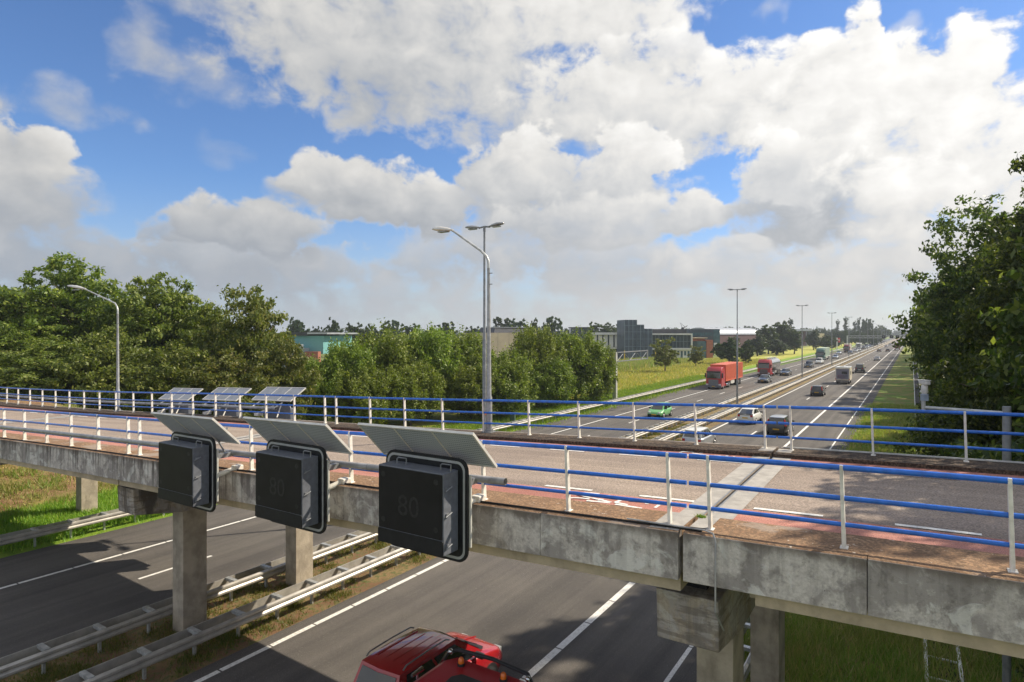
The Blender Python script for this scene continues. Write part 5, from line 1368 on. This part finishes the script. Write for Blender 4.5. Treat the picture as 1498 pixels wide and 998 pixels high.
def make_truck(paint_m, loc, heading, label, load, load_m, Llen=16., ctop=4.0, cabh=3.75, name='lorry', cat='truck', chassis=True, under=M_TRIM, text=None):
    """front at local +Y end"""
    root = empty(name, loc, 0 if heading > 0 else pi, label, cat)
    f = Llen / 2; w = 1.24
    m = MB(); rings = []
    for (z, yf, yb, ww) in ((.38, f - .04, f - 2.2, 1.20), (.95, f, f - 2.25, w), (1.75, f, f - 2.25, w), (2.75, f - .16, f - 2.25, w * .985), (cabh - .35, f - .42, f - 2.22, w * .95), (cabh, f - .85, f - 2.1, w * .88)):
        rings.append([(-ww, yb, z), (ww, yb, z), (ww, yf - .18, z), (ww * .84, yf, z), (-ww * .84, yf, z), (-ww, yf - .18, z)])
    m.loft(rings); m.build('cab', paint_m, root, smooth=30, bevel=.03)
    m = MB(); m.hexa([(-w*.86, f + .02, 1.72), (w*.86, f + .02, 1.72), (w*.86, f - .0, 1.72), (-w*.86, f - .0, 1.72), (-w*.84, f - .13, 2.72), (w*.84, f - .13, 2.72), (w*.84, f - .17, 2.72), (-w*.84, f - .17, 2.72)]); m.build('windscreen', M_CGL, root)
    m = MB(); m.box(-w*.86, w*.86, f - .22, f + .16, 2.72, 2.86); m.build('sun_visor', M_TRIM, root)
    m = MB(); m.box(-w*.62, w*.62, f - .02, f + .03, .62, 1.55); gr = m.build('grille', under, root)
    for z in (.78, .98, 1.18, 1.38):
        m = MB(); m.box(-w*.6, w*.6, f + .031, f + .045, z, z + .05); m.build('grille_bar', M_GALV_D, gr)
    m = MB(); m.box(-w, w, f - .2, f + .05, .30, .60); m.build('bumper', under, root, bevel=.03)
    m = MB(); m.box(-.26, .26, f + .052, f + .06, .42, .52); m.build('number_plate', M_PLATE, root)
    for sx in (-1, 1):
        m = MB(); m.box(*sorted((sx*.80, sx*1.16)), f - .05, f + .06, .64, .86); m.build('headlight', M_HEAD, root, bevel=.02)
        m = MB(); m.box(*sorted((sx*1.26, sx*1.46)), f - .35, f - .22, 1.85, 2.55); m.build('mirror', M_TRIM, root, bevel=.03)
        m = MB(); m.hexa([(sx*(w+.002), f - 1.15, 1.8), (sx*(w+.012), f - 1.15, 1.8), (sx*(w+.012), f - .3, 1.75), (sx*(w+.002), f - .3, 1.75), (sx*(w-.01), f - 1.15, 2.6), (sx*(w+.0), f - 1.15, 2.6), (sx*(w), f - .42, 2.6), (sx*(w-.01), f - .42, 2.6)]); m.build('side_window', M_CGL, root)
        wheel(root, sx * 1.20, f - 1.35, .50, .30); wheel(root, sx * 1.20, f - 5.0, .50, .5)
        m = MB(); m.tube([(sx*1.0, f - 4.2, .55), (sx*1.0, f - 2.9, .55)], .3, 12); m.build('fuel_tank', M_CHROME, root, smooth=True)
    m = MB(); m.box(-.55, .55, -f + .3, f - 2.3, .85, 1.08); m.build('chassis', M_TRIM, root)
    if load == 'box':
        m = MB(); b0, b1 = -f, f - 2.75
        n = 30; m.box(-1.22, 1.22, b0, b1, 1.18, ctop)
        for i in range(n):
            y = b0 + .15 + (b1 - b0 - .3) * i / n; dy = (b1 - b0 - .3) / n * .5
            for sx in (-1, 1): m.box(*sorted((sx*1.221, sx*1.245)), y, y + dy, 1.35, ctop - .15)
        m.build('container', load_m, root)
        m = MB()
        for sx in (-1, 1):
            m.box(*sorted((sx*1.20, sx*1.255)), b0, b0 + .14, 1.15, ctop + .01); m.box(*sorted((sx*1.20, sx*1.255)), b1 - .14, b1 + .01, 1.15, ctop + .01)
            m.box(*sorted((sx*1.20, sx*1.255)), b0, b1, ctop - .12, ctop + .012); m.box(*sorted((sx*1.20, sx*1.255)), b0, b1, 1.13, 1.3)
        m.build('container_frame', load_m, root)
    if load == 'tank':
        m = MB(); b0, b1 = -f, f - 2.8
        m.tube([(0, b0, 2.35), (0, b0 + .25, 2.35), (0, b1 - .25, 2.35), (0, b1, 2.35)], [.75, 1.15, 1.15, .75], 22); m.build('tank', M_CHROME, root, smooth=50)
        for k in range(4):
            m = MB(); y = b0 + 1.2 + k * 2.2; m.tube([(0, y, 3.4), (0, y, 3.68)], .28, 12); m.build('hatch', M_ALU, root, smooth=True)
        m = MB()
        for sx in (-1, 1): m.tube([(sx*.55, b0 + .5, 3.75), (sx*.55, b1 - .5, 3.75)], .03, 6)
        m.build('walkway_rail', M_GALV, root)
    if load in ('box', 'tank'):
        for sx in (-1, 1):
            for k in range(3): wheel(root, sx * 1.20, -f + 1.4 + 1.35 * k, .50, .5, False)
            m = MB(); m.box(*sorted((sx*1.1, sx*1.22)), -f + 6, f - 6.2, .55, 1.05); m.build('side_guard', M_ALU, root)
    return root
P_RED = paint('truck red', (.40, .012, .022)); P_ORNG = paint('container orange-red', (.56, .115, .055), coat=.1, rough=.6)
P_GREEN = paint('small car green', (.14, .42, .14)); P_WHITE = paint('car white', (.70, .70, .66)); P_SILV = paint('car silver', (.42, .44, .46), metal=.6, coat=.8)
P_BLACK = paint('car black', (.014, .015, .018)); P_DGREY = paint('car dark grey', (.06, .07, .08), metal=.4); P_TEALG = paint('truck green', (.045, .13, .11))
P_PGREEN = paint('trailer pale green', (.42, .52, .43), coat=.1, rough=.6); P_DRED = paint('dark red', (.16, .03, .035)); P_BLUE = paint('car blue', (.04, .09, .22))
P_CREAM = paint('caravan cream', (.70, .64, .52), coat=.2); P_BURG = paint('foreground burgundy', (.38, .012, .018), metal=.1, coat=1., rough=.25); P_FRED = paint('tow truck red', (.36, .006, .018), coat=.25, rough=.45)
def up(u, v, dy, x=None):
    """ground point at the photo position, moved along the road by dy"""
    p = ground(u, v, .03); return (p.x if x is None else x, p.y + dy, .035)
# --- towards the camera
LL, LR = -25.2, -22.1
make_truck(P_RED, (-26.45, 99.8 + 7.3, .035), -1, 'red lorry with an orange-red container, nearest lorry coming towards the bridge', 'box', P_ORNG, 14.6, 3.8, 3.5, under=M_GREYBOX)
tk = make_truck(P_RED, (-25.35, 133.6 + 6.5, .035), -1, 'red lorry with a polished steel tank behind the container lorry', 'tank', M_CHROME, 13, 3.8, 3.5, under=paint('dark lorry grille', (.05, .02, .022)))
make_car('hatch', P_GREEN, up(960, 613, 1.8, -22.6), -1, 'small bright green hatchback alone in its lane, nearest oncoming car')
make_car('sedan', P_DGREY, up(1117, 561, 2.2, -22.3), -1, 'dark car right in front of the red tanker lorry')
make_car('sedan', P_DGREY, up(1148, 550, 2.2, -22.4), -1, 'dark grey saloon just right of the tanker lorry')
make_car('suv', P_DGREY, up(1183, 538.5, 2.3, -22.3), -1, 'dark grey off-road car between the second median lamp and the green lorry')
make_truck(P_TEALG, (-24.9, 222 + 7.5, .035), -1, 'dark green lorry with a pale green trailer', 'box', P_PGREEN, 15.5, 4.0, 3.85)
make_car('suv', P_WHITE, up(1201, 533, 2.3, -22.4), -1, 'white car right in front of the green lorry')
make_car('sedan', P_SILV, up(1222, 525, 2.3, -22.3), -1, 'dark silver car right of the third median lamp', False)
make_car('sedan', P_SILV, (-25.5, 290, .035), -1, 'silver car in the outer lane behind the green lorry', False)
make_truck(paint('lorry dark red cab', (.22, .02, .03)), (-24.9, 318 + 5, .035), -1, 'white lorry with dark red cab front in the far oncoming queue', 'box', paint('trailer white orange', (.72, .66, .58), coat=.1), 10, 3.9, 3.5)
make_truck(P_WHITE, (-24.9, 392 + 5, .035), -1, 'white lorry farther back in the oncoming queue', 'box', P_WHITE, 9, 3.4, 3.2)
make_truck(P_BLUE, (-24.9, 585, .035), -1, 'blue lorry far back in the oncoming queue', 'box', P_WHITE, 12, 4.0, 3.7)
cols = [P_DGREY, P_SILV, P_WHITE, P_BLACK, P_SILV, P_BLUE, P_WHITE, P_DGREY]
rq = random.Random(3)
for k, (y, x) in enumerate([(302, LR), (330, LR), (352, LR), (388, LR), (420, LR), (448, LR), (472, LR), (500, LR), (530, LR), (560, LR), (436, LL), (470, LL), (512, LL), (548, LL), (610, LR), (650, LL), (660, LR), (700, LR), (740, LR), (720, LL), (790, LR), (850, LR), (800, LL)]):
    c_ = ['dark grey', 'silver', 'white', 'black', 'silver', 'dark blue', 'white', 'dark grey'][k % 8]
    lab = {0: 'dark grey car under the white lorry with the dark red cab', 1: 'silver car just behind that far white and red lorry'}.get(k, '%s car in the dense far queue coming towards the bridge' % c_)
    make_car(['sedan', 'hatch', 'mpv', 'suv'][k % 4], cols[k % 8], (x + rq.uniform(-.2, .2), y, .035), -1, lab, False, group='%s cars of the far oncoming queue' % c_ if k > 1 else None)
# --- away from the camera
make_car('mpv', P_SILV, up(1014, 661, 2.1, -14.0), 1, 'silver people carrier half hidden by the bridge edge, nearest car driving away', roof_m=P_WHITE)
wc = make_car('fast', P_WHITE, up(1087, 621, 2.2, -13.7), 1, 'white car with a split rear window in the left lane driving away')
m = MB(); m.hexa([(-.72, -2.225, .93), (.72, -2.225, .93), (.72, -2.1, .93), (-.72, -2.1, .93), (-.70, -2.10, 1.04), (.70, -2.10, 1.04), (.70, -2.0, 1.04), (-.70, -2.0, 1.04)]); m.build('rear_spoiler', M_TRIM, wc)
make_car('mpv', P_BLACK, up(1134, 637, 1.9, -9.95), 1, 'small black car with tall red tail lamps and a pale roof', roof_m=P_SILV, tall_tail=True)
make_car('hatch', P_BLACK, up(1193, 580, 1.9, -11.3), 1, 'black hatchback with red tail lamps between two lanes behind the camper van', tall_tail=True)
make_car('sedan', P_SILV, up(1237, 546, 2.2, -12.6), 1, 'silver car just beyond the camper van', False)
make_car('van', P_BLACK, up(1258, 545.5, 2.3, -9.9), 1, 'black van right of the camper van', plate=M_WHITE)
make_car('sedan', P_SILV, up(1284, 528, 2.2, -9.4), 1, 'silver car alone beyond the black van', False)
make_car('sedan', P_BLACK, (-13.0, 340, .035), 1, 'dark car in the left lane far beyond the silver one', False)
make_car('hatch', P_BLACK, (-9.6, 342, .035), 1, 'dark car in the middle lane far beyond the silver one', False)
for k, (y, x, pm, lb) in enumerate([(452, -13.4, P_SILV, 'silver'), (520, -13.2, P_SILV, 'silver'), (560, -10, P_WHITE, 'white'), (500, -6.8, P_BLUE, 'blue'), (590, -6.8, P_WHITE, 'white'), (640, -13.2, P_BLACK, 'black'), (690, -10, P_SILV, 'silver'), (730, -6.8, P_DGREY, 'dark grey'), (800, -10, P_WHITE, 'white'), (860, -13.2, P_SILV, 'silver')]):
    make_car(['sedan', 'hatch', 'mpv'][k % 3], pm, (x, y, .035), 1, '%s car near the vanishing point driving away' % lb, False, group='%s cars driving away near the vanishing point' % lb)
# camper van seen from behind
cv = empty('camper_van', (-10.15, 121.8, .035), 0, 'cream camper van with a bicycle rack on its rear wall', 'camper van')
m = MB(); m.box(-1.12, 1.12, 0, 4.6, .62, 2.85); m.box(-1.08, 1.08, 3.6, 4.9, 2.0, 2.9); m.build('body', P_CREAM, cv, bevel=.08)
m = MB(); m.box(-1.14, 1.14, .0, 4.7, 2.86, 2.96); m.box(-.5, .2, 1.2, 1.9, 2.96, 3.05); m.build('roof', P_WHITE, cv, bevel=.02)
m = MB(); m.box(-.98, .98, -.03, -.002, .95, 2.66); m.build('rear_wall', paint('grey lilac panel', (.20, .19, .23), coat=.2), cv)
m = MB(); m.box(-.12, .72, -.05, -.031, 1.75, 2.25); m.build('rear_window', M_CGL, cv)
m = MB(); m.box(1.121, 1.16, 1.2, 1.9, 1.6, 2.3); m.build('side_window', M_CGL, cv)
for x_, cc2 in ((-.45, (.25, .08, .14)), (.25, (.12, .14, .22))):
    m = MB()
    for dx in (-.42, .42): 
        for k in range(12):
            a_, b_ = 2*pi*k/12, 2*pi*(k+1)/12; m.tube([(x_ + dx + .3*cos(a_), -.18, 1.22 + .3*sin(a_)), (x_ + dx + .3*cos(b_), -.18, 1.22 + .3*sin(b_))], .02, 5, cap=False)
    m.tube([(x_ - .42, -.18, 1.22), (x_ - .1, -.18, 1.62), (x_ + .35, -.18, 1.6), (x_ + .42, -.18, 1.22)], .025, 5); m.tube([(x_ - .1, -.18, 1.62), (x_ + .05, -.18, 1.2), (x_ + .35, -.18, 1.6)], .025, 5)
    o = m.build('bicycle', paint('bicycle %.2f' % cc2[0], cc2)); o.location = cv.location; tag(o, 'purple bicycle on the rear rack of the camper van' if x_ < 0 else 'dark blue bicycle on the rear rack of the camper van', 'bicycle')
m = MB(); m.box(-.95, .95, -.26, -.02, .86, .90); m.box(-.9, -.86, -.1, -.04, .9, 1.7); m.box(.86, .9, -.1, -.04, .9, 1.7); m.build('bicycle_rack', M_ALU, cv)
for sx in (-1, 1):
    m = MB(); m.box(*sorted((sx*.98, sx*1.1)), -.02, .04, .75, 1.0); m.build('tail_lamp', M_RED_L, cv)
    wheel(cv, sx * 1.02, 1.2, .34, .25); wheel(cv, sx * 1.02, 4.3, .34, .25)
    m = MB(); m.box(*sorted((sx*1.15, sx*1.4)), 4.85, 4.95, 1.6, 2.0); m.build('mirror', M_TRIM, cv)
m = MB(); m.box(-1.05, 1.05, -.05, .2, .42, .66); m.build('rear_bumper', paint('camper bumper', (.12, .12, .13)), cv)
m = MB(); m.box(-.95, .95, 4.61, 5.9, .5, 1.35); m.hexa([(-.92, 4.61, 1.35), (.92, 4.61, 1.35), (.92, 5.6, 1.35), (-.92, 5.6, 1.35), (-.85, 4.61, 1.98), (.85, 4.61, 1.98), (.85, 4.95, 1.98), (-.85, 4.95, 1.98)]); m.build('cab', P_WHITE, cv)
# dark red lorry driving away
lr = empty('lorry', (-6.3, 372, .035), 0, 'dark red box lorry driving away far down the right lane', 'truck')
m = MB(); m.box(-1.25, 1.25, 0, 9, 1.0, 3.9); m.build('box_body', P_DRED, lr)
m = MB(); m.box(-1.15, 1.15, -.03, -.002, 1.2, 2.6); m.build('rear_door', paint('rear door pale', (.26, .12, .12)), lr)
m = MB(); m.box(-1.2, 1.2, 9.2, 11.2, .5, 3.6); m.build('cab', P_DRED, lr)
m = MB(); m.box(-1.2, 1.2, -.05, .1, .45, .9); m.build('underrun_bar', M_WHITE, lr)
for sx in (-1, 1):
    m = MB(); m.box(*sorted((sx*1.3, sx*1.65)), 10.6, 10.7, 2.2, 3.2); m.build('mirror', M_TRIM, lr)
    for wy in (1.6, 2.9, 10.4): wheel(lr, sx*1.2, wy, .5, .4, False)
    m = MB(); m.box(*sorted((sx*.8, sx*1.15)), -.06, -.051, .6, .8); m.build('tail_lamp', M_RED_L, lr)
# --- foreground: burgundy estate and red tow truck
fg = make_car('estate', P_BURG, (-9.72, 11.47, .035), 1, 'large burgundy estate car with roof rails at the bottom edge below the bridge', name='estate_car', roof_rails=True)
fg.scale = (1, 1, 1.03); y0 = -2.05
for x_ in (-.36, -.12, .12, .36):
    m = MB(); m.tube([(x_, y0 + .6, 1.680), (x_, y0 + 1.3, 1.688), (x_, y0 + 1.95, 1.680)], .010, 6); m.build('roof_rib', P_BURG, fg, smooth=True)
m = MB(); m.tube([(.0, y0 + 3.3, 1.01), (.0, y0 + 3.55, .965), (.0, y0 + 3.85, .885)], .012, 6); m.build('bonnet_crease', P_BURG, fg, smooth=True)
m = MB()
m.hexa([(-.70, y0 + 3.08, 1.0), (.70, y0 + 3.08, 1.0), (.62, y0 + 3.30, .98), (-.62, y0 + 3.30, .98), (-.70, y0 + 3.08, 1.04), (.70, y0 + 3.08, 1.04), (.62, y0 + 3.30, 1.025), (-.62, y0 + 3.30, 1.025)]); m.build('scuttle_panel', M_TRIM, fg)
for x_ in (-.55, .05):
    m = MB(); m.tube([(x_, y0 + 3.2, 1.05), (x_ + .5, y0 + 3.14, 1.12)], .010, 5); m.build('wiper', M_TRIM, fg)
tw_ = empty('tow_truck', (-6.95, 8.0, .035), 0, 'red tow truck with black roof bar and two amber beacons at the bottom edge', 'truck')
cz = 2.42
m = MB(); rings = []
for (z, yf, yb, ww) in ((.4, 2.35, -.4, 1.05), (1.0, 2.4, -.42, 1.1), (1.55, 2.25, -.42, 1.1), (cz - .3, 2.10, -.4, 1.03), (cz - .08, 2.0, -.36, .99), (cz, 1.88, -.3, .90)):
    rings.append([(-ww, yb, z), (ww, yb, z), (ww, yf - .25, z), (ww*.82, yf, z), (-ww*.82, yf, z), (-ww, yf - .25, z)])
m.loft(rings); m.build('cab', P_FRED, tw_, smooth=30, bevel=.05)
m = MB(); m.hexa([(-.86, 2.27, 1.55), (.86, 2.27, 1.55), (.86, 2.22, 1.55), (-.86, 2.22, 1.55), (-.82, 2.13, cz-.34), (.82, 2.13, cz-.34), (.82, 2.07, cz-.34), (-.82, 2.07, cz-.34)]); m.build('windscreen', M_CGL, tw_)
for sx in (-1, 1):
    m = MB(); m.hexa([(sx*1.102, .2, 1.5), (sx*1.115, .2, 1.5), (sx*1.115, 1.6, 1.5), (sx*1.102, 1.6, 1.5), (sx*1.03, .2, cz-.36), (sx*1.045, .2, cz-.36), (sx*1.045, 1.4, cz-.36), (sx*1.03, 1.4, cz-.36)]); m.build('side_window', M_CGL, tw_)
    wheel(tw_, sx*1.08, 1.5, .42, .25); wheel(tw_, sx*1.08, -2.2, .42, .4)
    m = MB(); m.tube([(sx*1.0, 1.6, cz - .1), (sx*.98, 1.85, cz + .06)], .02, 8); m.ball((sx*.92, 1.88, cz + .07), .055, .055, .055); m.build('spotlight', M_CHROME, tw_, smooth=True)
    m = MB(); m.tube([(sx*.5, 1.68, cz - .02), (sx*.5, 1.68, cz + .05)], .075, 14); bc = m.build('beacon_base', M_TRIM, tw_, smooth=True)
    m = MB(); m.tube([(sx*.5, 1.68, cz + .05), (sx*.5, 1.68, cz + .13), (sx*.5, 1.68, cz + .155)], [.06, .055, .035], 16); m.build('beacon', M_AMBER, bc, smooth=True)
    m = MB(); m.box(*sorted((sx*1.12, sx*1.32)), 1.9, 2.0, 1.5, 2.0); m.build('mirror', M_TRIM, tw_, bevel=.03)
m = MB(); m.tube([(-1.03, 1.75, cz - .14), (-1.0, 1.88, cz + .02), (-.84, 2.0, cz + .08), (0, 2.06, cz + .10), (.84, 2.0, cz + .08), (1.0, 1.88, cz + .02), (1.03, 1.75, cz - .14)], .04, 12); m.build('roof_bar', M_TRIM, tw_, smooth=True)
m = MB(); m.prism([(-.35, .75), (.35, .75), (.40, 1.25), (.28, 1.42), (-.28, 1.42), (-.40, 1.25)], 2, cz - .01, cz + .022); m.build('roof_hatch', M_TRIM, tw_, bevel=.01)
m = MB(); m.tube([(-.95, .9, cz - .03), (-.95, .9, cz + .06), (-.95, 1.0, cz + .09)], .025, 8); m.tube([(-.95, 1.05, cz + .09), (-.95, .75, cz + .09)], [.05, .03], 10); m.build('air_horn', M_CHROME, tw_, smooth=True)
m = MB(); m.box(-1.1, 1.1, -4.6, -.5, .9, 1.1); m.box(-.5, .5, -4.5, -.5, .5, .9); m.build('flatbed', M_GALV_D, tw_)
m = MB(); m.box(-1.1, 1.1, -.9, -.8, 1.1, 2.1); m.build('headboard', M_TRIM, tw_)
# ------------------------------------------------------------------ air
m = MB(); m.box(-2600, 2600, -900, 2900, -3.0, 26.0)
hm = bpy.data.materials.new('haze'); hm.use_nodes = True; hm.node_tree.nodes.clear(); g = NT(hm.node_tree)
ho = g.node('ShaderNodeOutputMaterial'); pv = g.node('ShaderNodeVolumePrincipled')
pv.inputs['Color'].default_value = (.80, .88, 1.0, 1); pv.inputs['Density'].default_value = .00024; pv.inputs['Anisotropy'].default_value = .3
g.l.new(pv.outputs[0], ho.inputs['Volume'])
hz_ = m.build('haze', hm); tag(hz_, 'thin pale summer haze over the whole landscape', 'haze', kind='stuff')
